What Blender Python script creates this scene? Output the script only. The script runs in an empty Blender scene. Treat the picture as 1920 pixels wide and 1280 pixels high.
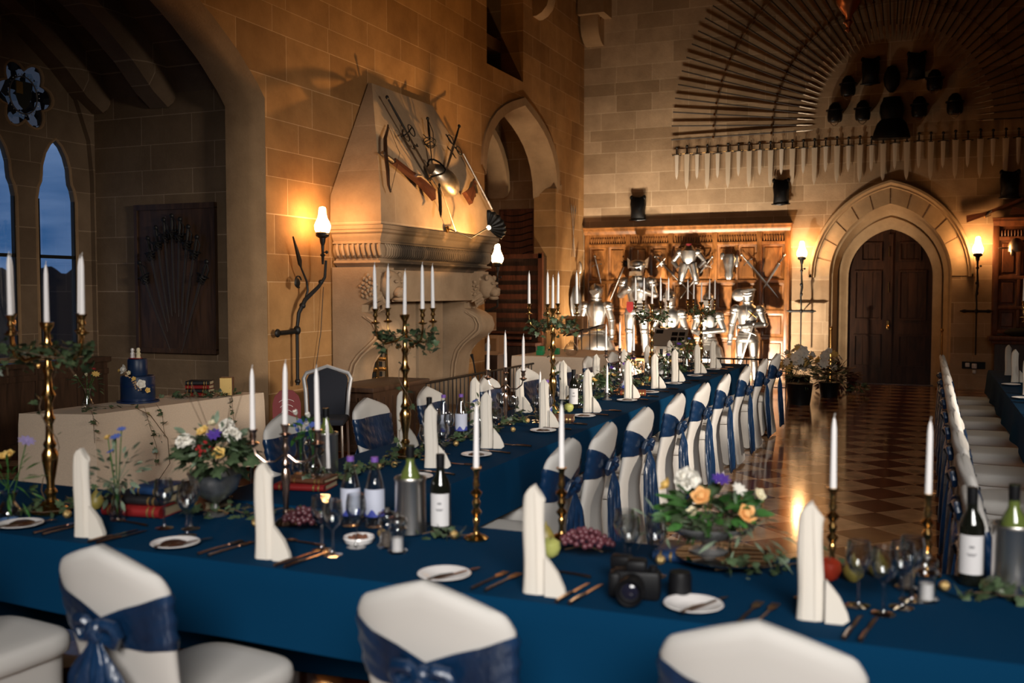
import bpy, bmesh, math, random
from math import sin, cos, pi, sqrt, radians as rad
from mathutils import Vector, Matrix, Euler
from mathutils.geometry import tessellate_polygon
random.seed(7)
sc = bpy.context.scene
COL = sc.collection

# ---------------------------------------------------------------- camera
cd = bpy.data.cameras.new('camera'); cam = bpy.data.objects.new('camera', cd); COL.objects.link(cam)
cd.sensor_width = 36.0; cd.lens = 1867/1920*36; cd.clip_start = .05; cd.clip_end = 400
cam.location = (0, 0, 1.65)
cam.rotation_euler = (rad(90-2.88), 0, rad(22.7))
cd.dof.use_dof = True; cd.dof.focus_distance = 9.0; cd.dof.aperture_fstop = 2.0; cd.dof.aperture_blades = 7
sc.camera = cam
# ---------------------------------------------------------------- view
sc.view_settings.view_transform = 'Standard'; sc.view_settings.look = 'None'
sc.view_settings.gamma = 1.0; sc.view_settings.exposure = 0.0; sc.view_settings.use_curve_mapping = False
cy = sc.cycles
cy.max_bounces = 6; cy.diffuse_bounces = 3; cy.glossy_bounces = 3; cy.transmission_bounces = 5; cy.transparent_max_bounces = 16
cy.caustics_reflective = False; cy.caustics_refractive = False; cy.sample_clamp_indirect = 3.0; cy.sample_clamp_direct = 0
cy.use_denoising = True; cy.blur_glossy = 0.5
# ---------------------------------------------------------------- world: dusk sky
w = bpy.data.worlds.new('dusk'); sc.world = w; w.use_nodes = True
nt = w.node_tree; N = nt.nodes; L = nt.links; N.clear()
out = N.new('ShaderNodeOutputWorld'); bg = N.new('ShaderNodeBackground'); L.new(bg.outputs[0], out.inputs[0])
tc = N.new('ShaderNodeTexCoord'); mp = N.new('ShaderNodeMapping'); mp.inputs['Scale'].default_value = (1.5, 1.5, 9)
nz = N.new('ShaderNodeTexNoise'); nz.inputs['Scale'].default_value = 2.2; nz.inputs['Detail'].default_value = 5
rp = N.new('ShaderNodeValToRGB'); rp.color_ramp.elements[0].position = .38; rp.color_ramp.elements[1].position = .68
rp.color_ramp.elements[0].color = (.018, .075, .20, 1); rp.color_ramp.elements[1].color = (.17, .25, .42, 1)
L.new(tc.outputs['Generated'], mp.inputs[0]); L.new(mp.outputs[0], nz.inputs[0]); L.new(nz.outputs[0], rp.inputs[0])
L.new(rp.outputs[0], bg.inputs[0]); bg.inputs[1].default_value = 1.5
# ---------------------------------------------------------------- lights of the hall and unseen fill lights
def light(kind, name, loc, power, color, size=.3, aim=None, spot=None, blend=.6, sy=None):
    d = bpy.data.lights.new(name, kind); d.energy = power; d.color = color
    if kind == 'AREA':
        d.size = size
        if sy: d.shape = 'RECTANGLE'; d.size_y = sy
    else: d.shadow_soft_size = size
    if spot: d.spot_size = rad(spot); d.spot_blend = blend
    o = bpy.data.objects.new(name, d); COL.objects.link(o); o.location = loc
    if aim: o.rotation_euler = (Vector(aim)-Vector(loc)).to_track_quat('-Z', 'Y').to_euler()
    return o
WARM = (1, .58, .27)
# floodlights standing on the floor before the armour display
for x_, p_ in ((-5.3, 900), (-4.2, 900), (-3.1, 800)):
    light('SPOT', 'armour_uplight', (x_, 16.60, .12), p_, (1, .84, .64), .05, (x_+.05, 18.5, 1.15), 106, 1.0)
light('SPOT', 'armour_uplight', (-5.0, 16.3, .12), 420, (1, .80, .56), .05, (-6.35, 17.2, 2.9), 96, 1.0)
# shell lamp on the chimney breast
light('SPOT', 'shell_lamp_light', (-4.66, 11.55, 1.90), 300, (1, .55, .20), .04, (-6.2, 11.0, 4.5), 128, .8)
# unseen area light added behind the camera to brighten the tables and chairs
near = light('AREA', 'near_hall_light', (1.9, -3.4, 4.3), 100, (1, .97, .93), 4.0, (-1.6, 4.2, .3), sy=2.2); near.data.spread = rad(54)
side = light('AREA', 'right_side_fill', (5.6, 4.6, 2.7), 85, (1, .88, .74), 1.6, (-1.7, 8.4, .85), sy=.8); side.data.spread = rad(48)  # unseen fill added at the right, brightens chairs and napkins
light('SPOT', 'basket_fill', (-4.75, 8.9, 1.5), 60, (1, .66, .36), .04, (-6.04, 10.27, .80), 24, .6)  # added spot without a fixture, brightens the fire basket
light('AREA', 'chandelier_glow', (-.4, 9.5, 5.4), 20, (1, .78, .52), 1.2, (-.3, 9.6, 0))
light('POINT', 'warm_fill', (-3.4, 9.6, 2.9), 10, (1, .55, .24), .4)  # unseen warm point light in mid-air, no fixture
# ---------------------------------------------------------------- mesh building helpers
class MB:
    def __init__(s): s.v = []; s.f = []; s.s = []; s.M = Matrix()
    def add(s, vs, fs, smooth=True):
        b = len(s.v); M = s.M
        s.v += [tuple(M @ Vector(p)) for p in vs]
        s.f += [tuple(b+i for i in f) for f in fs]; s.s += [smooth]*len(fs)
    def box(s, x0, x1, y0, y1, z0, z1):
        s.add([(x, y, z) for x in (x0, x1) for y in (y0, y1) for z in (z0, z1)],
              [(0, 1, 3, 2), (4, 6, 7, 5), (0, 4, 5, 1), (2, 3, 7, 6), (0, 2, 6, 4), (1, 5, 7, 3)], False)
        return s
    def bbox(s, x0, x1, y0, y1, z0, z1, b=.01):
        bm = bmesh.new(); bmesh.ops.create_cube(bm, size=1)
        for v in bm.verts: v.co = Vector(((x0+x1)/2+v.co.x*(x1-x0), (y0+y1)/2+v.co.y*(y1-y0), (z0+z1)/2+v.co.z*(z1-z0)))
        bmesh.ops.bevel(bm, geom=bm.edges[:], offset=b, segments=2, affect='EDGES', profile=.5)
        bm.verts.index_update()
        s.add([v.co[:] for v in bm.verts], [[v.index for v in f.verts] for f in bm.faces], True); bm.free(); return s
    def rings(s, rs, cap0=True, cap1=True, close=True, smooth=True):
        n = len(rs[0]); vs = [p for r in rs for p in r]; fs = []
        m = n if close else n-1
        for i in range(len(rs)-1):
            for j in range(m):
                a = i*n+j; b = i*n+(j+1) % n; fs.append((a, b, b+n, a+n))
        if cap0: fs.append(tuple(reversed(range(n))))
        if cap1: fs.append(tuple(range((len(rs)-1)*n, len(rs)*n)))
        s.add(vs, fs, smooth); return s
    def lathe(s, prof, n=16, o=(0, 0, 0), sx=1, sy=1, cap0=True, cap1=True, flute=0, fa=0):
        rs = []
        for r, z in prof:
            rs.append([(o[0]+sx*r*(1+(fa*abs(sin(flute*2*pi*k/n/2)) if flute else 0))*cos(2*pi*k/n), o[1]+sy*r*(1+(fa*abs(sin(flute*2*pi*k/n/2)) if flute else 0))*sin(2*pi*k/n), o[2]+z) for k in range(n)])
        return s.rings(rs, cap0, cap1)
    def tube(s, pts, r, n=8, caps=True):
        pts = [Vector(p) for p in pts]
        if not hasattr(r, '__len__'): r = [r]*len(pts)
        up = Vector((0, 0, 1)); t0 = (pts[1]-pts[0]).normalized()
        if abs(t0.dot(up)) > .95: up = Vector((1, 0, 0))
        u = t0.cross(up).normalized(); rs = []
        for i, p in enumerate(pts):
            t = (pts[min(i+1, len(pts)-1)]-pts[max(i-1, 0)])
            t = t.normalized() if t.length > 1e-9 else t0
            u = (u-t*u.dot(t)); u = u.normalized() if u.length > 1e-6 else t.orthogonal().normalized()
            v = t.cross(u)
            rs.append([tuple(p+(u*cos(2*pi*k/n)+v*sin(2*pi*k/n))*r[i]) for k in range(n)])
        return s.rings(rs, caps, caps)
    def ell(s, c, r, n=12, m=8, rot=None):
        R = rot or Matrix(); rs = []; c = Vector(c)
        for i in range(m+1):
            a = -pi/2+pi*i/m; ca = max(cos(a), .02)
            rs.append([tuple(c+R @ Vector((r[0]*ca*cos(2*pi*k/n), r[1]*ca*sin(2*pi*k/n), r[2]*sin(a)))) for k in range(n)])
        return s.rings(rs)
    def prism(s, poly, a, b, ax='y', holes=(), smooth=False):
        """poly 2D extruded between a and b along ax; plane coords: y->(x,z), x->(y,z), z->(x,y)"""
        def P(p, d): return {'y': (p[0], d, p[1]), 'x': (d, p[0], p[1]), 'z': (p[0], p[1], d)}[ax]
        loops = [list(poly)]+[list(h) for h in holes]
        flat = [p for l in loops for p in l]; n = len(flat)
        tri = tessellate_polygon([[Vector((p[0], p[1], 0)) for p in l] for l in loops])
        vs = [P(p, a) for p in flat]+[P(p, b) for p in flat]
        fs = [tuple(t) for t in tri]+[tuple(i+n for i in reversed(t)) for t in tri]
        k = 0
        for l in loops:
            m = len(l)
            for i in range(m): fs.append((k+i, k+(i+1) % m, k+n+(i+1) % m, k+n+i))
            k += m
        s.add(vs, fs, smooth); return s
    def sheet(s, fn, nu, nv, smooth=True):
        vs = [fn(i/nu, j/nv) for j in range(nv+1) for i in range(nu+1)]
        fs = [(j*(nu+1)+i, j*(nu+1)+i+1, (j+1)*(nu+1)+i+1, (j+1)*(nu+1)+i) for j in range(nv) for i in range(nu)]
        s.add(vs, fs, smooth); return s
    def at(s, loc=(0, 0, 0), rot=(0, 0, 0), sc_=(1, 1, 1)):
        s.M = Matrix.Translation(loc) @ Euler(rot).to_matrix().to_4x4() @ Matrix.Diagonal((*sc_, 1)); return s
    def build(s, name, m, parent=None, thick=0, sub=0, loc=None):
        me = bpy.data.meshes.new(name); me.from_pydata(s.v, [], s.f); me.update()
        bm = bmesh.new(); bm.from_mesh(me); bmesh.ops.recalc_face_normals(bm, faces=bm.faces[:]); bm.to_mesh(me); bm.free()
        me.polygons.foreach_set('use_smooth', s.s); me.set_sharp_from_angle(angle=rad(42))
        me.materials.append(m); o = bpy.data.objects.new(name, me); COL.objects.link(o)
        if parent: o.parent = parent
        if thick: q = o.modifiers.new('s', 'SOLIDIFY'); q.thickness = thick; q.offset = 0
        if sub: q = o.modifiers.new('u', 'SUBSURF'); q.levels = sub; q.render_levels = sub
        if loc: o.location = loc
        return o
def tag(o, label=None, cat=None, group=None, kind=None):
    if label: o['label'] = label
    if cat: o['category'] = cat
    if group: o['group'] = group
    if kind: o['kind'] = kind
    return o
def thing(name, label, cat, loc=(0, 0, 0), rz=0, group=None):
    o = bpy.data.objects.new(name, None); COL.objects.link(o); o.empty_display_size = .1
    o.location = loc; o.rotation_euler = (0, 0, rz); return tag(o, label, cat, group)
def kids(o): return [c for c in KIDS.get(o.name, [])]
KIDS = {}
def reg(root):
    """remember the children of a thing so that copying needs no search"""
    for o in root.children_recursive: KIDS.setdefault(o.parent.name, [])
    KIDS[root.name] = list(root.children)
    for c in root.children: KIDS[c.name] = list(c.children)
    return root
def dup(root, loc, rz=None, label=None, group=None):
    r = root.copy(); COL.objects.link(r); r.location = loc
    if rz is not None: r.rotation_euler = (0, 0, rz) if not hasattr(rz, '__len__') else rz
    if label: r['label'] = label
    if group: r['group'] = group
    for ch in KIDS.get(root.name, []):
        c = ch.copy(); COL.objects.link(c); c.parent = r
        for g in KIDS.get(ch.name, []):
            d = g.copy(); COL.objects.link(d); d.parent = c
    return r
ORD = ['nearest', 'second', 'third', 'fourth', 'fifth', 'sixth', 'seventh', 'eighth', 'ninth', 'tenth', 'eleventh', 'twelfth']
class Maker:
    """first call places the prototype itself, later calls place copies"""
    def __init__(s, fn): s.fn = fn; s.p = None
    def __call__(s, loc, rz, label, group=None):
        if s.p is None:
            s.p = s.fn(); reg(s.p) if s.p.type == 'EMPTY' or s.p.children else None
            s.p.location = loc; s.p.rotation_euler = (0, 0, rz) if not hasattr(rz, '__len__') else rz
            s.p['label'] = label
            if group: s.p['group'] = group
            return s.p
        return dup(s.p, loc, rz, label, group)
# ---------------------------------------------------------------- materials
def nodes(name):
    m = bpy.data.materials.new(name); m.use_nodes = True; t = m.node_tree
    return m, t, t.nodes['Principled BSDF']
def pmat(name, c, rough=.6, metal=0, bump=0, bs=30, var=0, vs=8, spec=.5, sheen=0, trans=0, coat=0, emit=None, es=0, stretch=None, det=3):
    m, t, b = nodes(name); n = t.nodes; l = t.links
    b.inputs['Base Color'].default_value = (*c, 1); b.inputs['Roughness'].default_value = rough; b.inputs['Metallic'].default_value = metal
    b.inputs['Specular IOR Level'].default_value = spec; b.inputs['Sheen Weight'].default_value = sheen; b.inputs['Coat Weight'].default_value = coat
    b.inputs['Transmission Weight'].default_value = trans
    if emit: b.inputs['Emission Color'].default_value = (*emit, 1); b.inputs['Emission Strength'].default_value = es
    co = n.new('ShaderNodeTexCoord').outputs['Object']
    if stretch:
        q = n.new('ShaderNodeMapping'); q.inputs['Scale'].default_value = stretch; l.new(co, q.inputs[0]); co = q.outputs[0]
    if var:
        z = n.new('ShaderNodeTexNoise'); z.inputs['Scale'].default_value = vs; z.inputs['Detail'].default_value = det; l.new(co, z.inputs[0])
        r = n.new('ShaderNodeValToRGB'); r.color_ramp.elements[0].position = .3; r.color_ramp.elements[1].position = .7
        r.color_ramp.elements[0].color = (*[x*(1-var) for x in c], 1); r.color_ramp.elements[1].color = (*[min(1, x*(1+var)) for x in c], 1)
        l.new(z.outputs[0], r.inputs[0]); l.new(r.outputs[0], b.inputs['Base Color'])
    if bump:
        z = n.new('ShaderNodeTexNoise'); z.inputs['Scale'].default_value = bs; z.inputs['Detail'].default_value = 3; l.new(co, z.inputs[0])
        q = n.new('ShaderNodeBump'); q.inputs['Strength'].default_value = bump; q.inputs['Distance'].default_value = .02
        l.new(z.outputs[0], q.inputs['Height']); l.new(q.outputs[0], b.inputs['Normal'])
    return m
def stone(name, ax, c1=(.46, .33, .21), c2=(.30, .205, .125), mort=(.60, .46, .32), bw=.66, rh=.305, off=(0, 0), plain=False):
    """coursed ashlar; ax = axis along which the wall runs"""
    m, t, b = nodes(name); n = t.nodes; l = t.links; b.inputs['Roughness'].default_value = .85; b.inputs['Specular IOR Level'].default_value = .25
    g = n.new('ShaderNodeNewGeometry'); s = n.new('ShaderNodeSeparateXYZ'); l.new(g.outputs['Position'], s.inputs[0])
    cb = n.new('ShaderNodeCombineXYZ'); l.new(s.outputs['X' if ax == 'x' else 'Y'], cb.inputs[0]); l.new(s.outputs['Z'], cb.inputs[1])
    mp = n.new('ShaderNodeMapping'); mp.inputs['Location'].default_value = (off[0], off[1], 0); l.new(cb.outputs[0], mp.inputs[0])
    # courses of unlike height: push z with a slow wave
    wv = n.new('ShaderNodeTexNoise'); wv.noise_dimensions = '1D'; wv.inputs['Scale'].default_value = 1.3; wv.inputs['Detail'].default_value = 0
    l.new(s.outputs['Z'], wv.inputs['W'])
    ma = n.new('ShaderNodeMath'); ma.operation = 'MULTIPLY_ADD'; ma.inputs[1].default_value = .38; ma.inputs[2].default_value = -.19; l.new(wv.outputs[0], ma.inputs[0])
    cb2 = n.new('ShaderNodeCombineXYZ'); l.new(ma.outputs[0], cb2.inputs[1])
    ad = n.new('ShaderNodeVectorMath'); l.new(mp.outputs[0], ad.inputs[0]); l.new(cb2.outputs[0], ad.inputs[1])
    br = n.new('ShaderNodeTexBrick'); l.new(ad.outputs[0], br.inputs['Vector'])
    br.inputs['Scale'].default_value = 1; br.inputs['Brick Width'].default_value = bw; br.inputs['Row Height'].default_value = rh
    br.inputs['Mortar Size'].default_value = .0045; br.inputs['Mortar Smooth'].default_value = .2; br.offset = .43; br.squash = 1.25; br.squash_frequency = 3; br.offset_frequency = 2
    br.inputs['Color1'].default_value = (*c1, 1); br.inputs['Color2'].default_value = (*c2, 1); br.inputs['Mortar'].default_value = (*mort, 1)
    no = n.new('ShaderNodeTexNoise'); no.inputs['Scale'].default_value = 2.1; no.inputs['Detail'].default_value = 6; no.inputs['Roughness'].default_value = .65; l.new(g.outputs['Position'], no.inputs[0])
    mx = n.new('ShaderNodeMix'); mx.data_type = 'RGBA'; mx.blend_type = 'MULTIPLY'; mx.inputs[0].default_value = .75
    rm = n.new('ShaderNodeValToRGB'); rm.color_ramp.elements[0].position = .3; rm.color_ramp.elements[1].position = .72
    rm.color_ramp.elements[0].color = (.62, .57, .52, 1); rm.color_ramp.elements[1].color = (1.15, 1.12, 1.08, 1)
    l.new(no.outputs[0], rm.inputs[0])
    if plain: mx.inputs[6].default_value = (*[(a+b_)/2 for a, b_ in zip(c1, c2)], 1)
    else: l.new(br.outputs['Color'], mx.inputs[6])
    l.new(rm.outputs[0], mx.inputs[7]); l.new(mx.outputs[2], b.inputs['Base Color'])
    n2 = n.new('ShaderNodeTexNoise'); n2.inputs['Scale'].default_value = 45; n2.inputs['Detail'].default_value = 4; l.new(g.outputs['Position'], n2.inputs[0])
    bp = n.new('ShaderNodeBump'); bp.inputs['Strength'].default_value = .25; bp.inputs['Distance'].default_value = .01; l.new(n2.outputs[0], bp.inputs['Height'])
    l.new(bp.outputs[0], b.inputs['Normal']); return m
def wood(name, c, rough=.4, ax=(1, 1, .12), sc_=14, spec=.5, con=.45):
    m, t, b = nodes(name); n = t.nodes; l = t.links; b.inputs['Roughness'].default_value = rough; b.inputs['Specular IOR Level'].default_value = spec
    tc = n.new('ShaderNodeTexCoord'); mp = n.new('ShaderNodeMapping'); mp.inputs['Scale'].default_value = ax; l.new(tc.outputs['Object'], mp.inputs[0])
    z = n.new('ShaderNodeTexNoise'); z.inputs['Scale'].default_value = sc_; z.inputs['Detail'].default_value = 7; z.inputs['Distortion'].default_value = 1.2; l.new(mp.outputs[0], z.inputs[0])
    r = n.new('ShaderNodeValToRGB'); r.color_ramp.elements[0].position = .32; r.color_ramp.elements[1].position = .68
    r.color_ramp.elements[0].color = (*[x*(1-con) for x in c], 1); r.color_ramp.elements[1].color = (*[x*(1+con) for x in c], 1)
    l.new(z.outputs[0], r.inputs[0]); l.new(r.outputs[0], b.inputs['Base Color'])
    q = n.new('ShaderNodeBump'); q.inputs['Strength'].default_value = .15; q.inputs['Distance'].default_value = .005; l.new(z.outputs[0], q.inputs['Height']); l.new(q.outputs[0], b.inputs['Normal'])
    return m
def glassmat(name, tint=(1, 1, 1), refl=.6):
    m = bpy.data.materials.new(name); m.use_nodes = True; t = m.node_tree; n = t.nodes; l = t.links; n.clear()
    o = n.new('ShaderNodeOutputMaterial'); x = n.new('ShaderNodeMixShader'); tr = n.new('ShaderNodeBsdfTransparent'); gl = n.new('ShaderNodeBsdfGlossy')
    lw = n.new('ShaderNodeLayerWeight'); lw.inputs[0].default_value = refl*.72
    ma = n.new('ShaderNodeMath'); ma.operation = 'MULTIPLY_ADD'; ma.inputs[1].default_value = .9; ma.inputs[2].default_value = .07; ma.use_clamp = True
    tr.inputs[0].default_value = (*tint, 1); gl.inputs['Roughness'].default_value = .03
    l.new(lw.outputs['Facing'], ma.inputs[0]); l.new(ma.outputs[0], x.inputs[0]); l.new(tr.outputs[0], x.inputs[1]); l.new(gl.outputs[0], x.inputs[2]); l.new(x.outputs[0], o.inputs[0])
    return m
STONE_END = stone('ashlar_end', 'x', (.50, .36, .235), (.33, .225, .135), (.62, .48, .33), .70, .30)
STONE_SIDE = stone('ashlar_side', 'y', (.46, .255, .10), (.28, .145, .052), (.60, .40, .22), .82, .36, (.2, .12))
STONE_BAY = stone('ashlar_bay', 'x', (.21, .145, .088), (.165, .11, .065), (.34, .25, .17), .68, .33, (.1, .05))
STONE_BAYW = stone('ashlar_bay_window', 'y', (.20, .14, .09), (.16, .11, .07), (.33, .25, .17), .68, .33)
STONE_RIB = stone('carved_stone', 'y', (.38, .25, .14), (.31, .20, .11), plain=True)
STONE_CARVED = stone('worn_carved_stone', 'y', (.40, .29, .19), (.33, .235, .15), plain=True)
STONE_DOOR = stone('door_surround_stone', 'x', (.50, .37, .23), (.42, .30, .18), plain=True)
OAK = wood('panel_oak', (.22, .085, .022), .38, (1, 1, .35), 9)
OAK_D = wood('dark_oak', (.045, .022, .012), .42)
OAK_DOOR = wood('door_oak', (.034, .0135, .0065), .5, (1, 1, .15), 12, .2)
OAK_BOARD = wood('board_oak', (.055, .026, .012), .5)
MAHOG = wood('mahogany', (.11, .035, .016), .35)
NAVY = pmat('navy_tablecloth', (.0006, .027, .070), .9, bump=.08, bs=260, spec=.06)
SATIN = pmat('navy_satin', (.003, .019, .056), .33, bump=.35, bs=26, var=.45, vs=6, spec=.7, stretch=(1, 1, .45))
CREAM = pmat('cream_spandex', (.50, .475, .445), .8, bump=.03, bs=200, spec=.2)
NAPK = pmat('napkin_linen', (.66, .605, .53), .85, bump=.08, bs=240, spec=.15)
LINEN = pmat('natural_linen', (.62, .49, .37), .9, bump=.15, bs=220, var=.06, vs=120, spec=.15)
WAX = pmat('candle_wax', (.84, .80, .78), .4, spec=.4)
WICK = pmat('wick', (.70, .66, .62), .9)
BRASS = pmat('polished_brass', (.72, .43, .15), .2, 1)
COPPER = pmat('coppery_silver', (.58, .42, .34), .22, 1)
STEEL = pmat('armour_steel', (.40, .39, .38), .34, 1, bump=.12, bs=14)
STEEL_D = pmat('dull_blade_steel', (.55, .47, .38), .38, 1, var=.3, vs=10)
STEEL_K = pmat('blackened_steel', (.010, .010, .011), .35, .6, spec=.5)
IRON = pmat('wrought_iron', (.012, .011, .010), .5, .3)
CHROME = pmat('brushed_chrome', (.70, .66, .62), .34, 1)
CUTG = pmat('cut_glass', (.55, .55, .55), .22, trans=.75, spec=.8)
SILVER = pmat('tarnished_silver', (.42, .41, .40), .38, .9, var=.3, vs=20)
CHINA = pmat('white_china', (.74, .70, .68), .15, spec=.6)
BLACK = pmat('black_plastic', (.005, .005, .006), .5, spec=.2)
BLACKM = pmat('matt_black', (.004, .004, .004), .8)
GLASS = glassmat('clear_glass', (.96, .97, .97), .75)
PANE = glassmat('window_pane', (.92, .95, .97), .3)
WINEG = pmat('wine_bottle_glass', (.006, .007, .005), .06, spec=.8)
OLIVEG = pmat('green_bottle_glass', (.10, .13, .03), .1, spec=.7)
PAPER = pmat('bottle_label', (.62, .60, .60), .6)
WLABEL = pmat('water_label', (.50, .52, .62), .5)
WBLUE = pmat('label_blue', (.05, .07, .34), .5)
PURPLE = pmat('purple_cap', (.16, .07, .33), .5)
LEAF = pmat('ivy_leaf', (.058, .090, .042), .42, var=.45, vs=25)
LEAF2 = pmat('grey_green_leaf', (.15, .20, .13), .6, var=.3, vs=25)
LEAF3 = pmat('bright_leaf', (.035, .11, .022), .45, var=.4, vs=25)
STEMM = pmat('stem', (.10, .06, .03), .7)
def sooted(name):
    m = stone(name, 'y', (.40, .29, .19), (.33, .235, .15), plain=True); t = m.node_tree; n = t.nodes; l = t.links; b = n['Principled BSDF']
    src = b.inputs['Base Color'].links[0].from_socket; g = n.new('ShaderNodeNewGeometry'); s_ = n.new('ShaderNodeSeparateXYZ'); l.new(g.outputs['Position'], s_.inputs[0])
    z = n.new('ShaderNodeTexNoise'); z.inputs['Scale'].default_value = 3; l.new(g.outputs['Position'], z.inputs[0])
    def rng(v, a, b_, c, d):
        q = n.new('ShaderNodeMapRange'); q.interpolation_type = 'SMOOTHSTEP'; l.new(v, q.inputs[0]); q.inputs[1].default_value = a; q.inputs[2].default_value = b_; q.inputs[3].default_value = c; q.inputs[4].default_value = d; return q.outputs[0]
    def mul(a, b_): q = n.new('ShaderNodeMath'); q.operation = 'MULTIPLY'; l.new(a, q.inputs[0]); l.new(b_, q.inputs[1]); return q.outputs[0]
    k = mul(mul(rng(s_.outputs['Y'], 9.75, 10.15, 0, 1), rng(s_.outputs['Y'], 12.3, 12.65, 1, 0)), rng(s_.outputs['X'], -5.80, -5.66, 0, 1))
    k = mul(k, rng(z.outputs[0], .25, .5, .6, .93))
    mx = n.new('ShaderNodeMix'); mx.data_type = 'RGBA'; l.new(k, mx.inputs[0]); l.new(src, mx.inputs[6]); mx.inputs[7].default_value = (.022, .017, .013, 1); l.new(mx.outputs[2], b.inputs['Base Color']); return m
STONE_SOOT = sooted('sooty_carved_stone')
FWHITE = pmat('petal_white', (.74, .70, .62), .6); FYEL = pmat('petal_yellow', (.70, .46, .13), .6); FCREAM = pmat('petal_cream', (.68, .60, .40), .6)
FORANGE = pmat('petal_orange', (.72, .36, .12), .6); FBLUE = pmat('petal_blue', (.08, .13, .42), .6); FPURP = pmat('petal_purple', (.07, .03, .25), .6); FRED = pmat('berry_red', (.30, .02, .02), .4)
GRAPE = pmat('grape_skin', (.11, .03, .04), .35, var=.3, vs=40)
APPLEG = pmat('green_apple', (.45, .46, .13), .35, var=.15, vs=20); APPLER = pmat('red_apple', (.36, .035, .015), .3, var=.3, vs=20); PEAR = pmat('pear_skin', (.28, .22, .05), .45, var=.3, vs=20)
GOLDN = pmat('gold_walnut', (.62, .42, .17), .4, .8, bump=.6, bs=90)
BRED = pmat('red_leather', (.20, .012, .012), .4); BBLK = pmat('black_leather', (.012, .012, .014), .45); BBRN = pmat('brown_leather', (.10, .035, .015), .5); BBLU = pmat('blue_leather', (.010, .035, .10), .4)
PAGES = pmat('page_edges', (.45, .36, .22), .8, bump=.4, bs=200, stretch=(1, 1, 12)); GILT = pmat('gilt', (.75, .50, .18), .35, .9)
LAMPG = pmat('lamp_glass', (1, .9, .75), .3, emit=(1, .52, .20), es=88)
# ================================================================= the room
def arch(c, h, zs, za, n=14, z0=0.0):
    """pointed arch outline as a list of 2D points, from left foot over the apex to the right foot"""
    H = za-zs; R = (h*h+H*H)/(2*h); pts = []
    for i in range(n+1):
        t = math.atan2(H, R-h)*i/n
        pts.append(((h-R)+R*cos(t), zs+R*sin(t)))
    pts[-1] = (0, za)
    r = ([] if z0 is None else [(h, z0)])+pts
    return [(c-x, z) for x, z in r]+[(c+x, z) for x, z in reversed(r[:-1])]
def struct(mb, name, m, label=None):
    o = mb.build(name, m); o['kind'] = 'structure'
    if label: o['label'] = label; o['category'] = 'structure'
    return o
YE = 18.57; XW = -6.23; ZT = 9.6
# floor: polished diamond tiles
m, t, b = nodes('diamond_marble'); n = t.nodes; l = t.links
g = n.new('ShaderNodeNewGeometry'); mp = n.new('ShaderNodeMapping'); mp.inputs['Rotation'].default_value = (0, 0, rad(45)); mp.inputs['Scale'].default_value = (1/.357,)*3
# light diamonds centred on (-.34, 8.1)
v = Matrix.Rotation(rad(45), 3, 'Z') @ Vector((-.34/.357, 8.10/.357, 0)); mp.inputs['Location'].default_value = (.5-v.x % 2, .5-v.y % 2, .001)
l.new(g.outputs['Position'], mp.inputs[0]); ck = n.new('ShaderNodeTexChecker'); ck.inputs['Scale'].default_value = 1; l.new(mp.outputs[0], ck.inputs[0])
ck.inputs[1].default_value = (.50, .29, .16, 1); ck.inputs[2].default_value = (.12, .028, .012, 1)
no = n.new('ShaderNodeTexNoise'); no.inputs['Scale'].default_value = 5; no.inputs['Detail'].default_value = 6; l.new(g.outputs['Position'], no.inputs[0])
rm = n.new('ShaderNodeValToRGB'); rm.color_ramp.elements[0].position = .35; rm.color_ramp.elements[0].color = (.6, .6, .6, 1); rm.color_ramp.elements[1].position = .7; rm.color_ramp.elements[1].color = (1.1, 1.1, 1.1, 1); l.new(no.outputs[0], rm.inputs[0])
mx = n.new('ShaderNodeMix'); mx.data_type = 'RGBA'; mx.blend_type = 'MULTIPLY'; mx.inputs[0].default_value = 1; l.new(ck.outputs[0], mx.inputs[6]); l.new(rm.outputs[0], mx.inputs[7]); l.new(mx.outputs[2], b.inputs['Base Color'])
b.inputs['Roughness'].default_value = .11; b.inputs['Specular IOR Level'].default_value = .6
bp = n.new('ShaderNodeBump'); bp.inputs['Strength'].default_value = .02; bp.inputs['Distance'].default_value = .02; n2 = n.new('ShaderNodeTexNoise'); n2.inputs['Scale'].default_value = 3.5; l.new(g.outputs['Position'], n2.inputs[0]); l.new(n2.outputs[0], bp.inputs['Height']); l.new(bp.outputs[0], b.inputs['Normal'])
FLOOR = m
struct(MB().box(-9.2, 7, -7, 19.6, -.2, 0), 'floor', FLOOR)
# end wall with the doorway
DC = -.645
hole = arch(DC, 1.0, 1.9, 3.17)
poly = [(-6.9, 0)]+hole+[(7, 0), (7, ZT), (-6.9, ZT)]
struct(MB().prism(poly, YE, YE+.5), 'wall_end', STONE_END)
def loft(mb, prof, c, zs=1.9, z0=0.0, n=14, close_back=False):
    rs = []
    for h, za, y in prof: rs.append([(x, YE+y, z) for x, z in arch(c, h, zs, za, n, z0)])
    mb.rings(rs, False, False, close=False); return mb
struct(loft(MB(), [(1.0, 3.17, .02), (1.0, 3.17, 0), (.975, 3.135, .05), (.945, 3.10, .06), (.93, 3.07, .10), (.86, 2.98, .24), (.845, 2.95, .20), (.80, 2.90, .22), (.74, 2.81, .30), (.70, 2.75, .31), (.70, 2.75, .5)], DC), 'trim_1', STONE_DOOR, 'moulded stone reveal of the pointed doorway')
struct(loft(MB(), [(1.36, 3.60, 0), (1.36, 3.60, -.06), (1.335, 3.57, -.10), (1.30, 3.53, -.10), (1.275, 3.49, -.045), (1.255, 3.46, -.05), (1.24, 3.44, 0)], DC, z0=1.95), 'trim_2', STONE_DOOR, 'projecting hood mould over the doorway arch')
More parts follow.
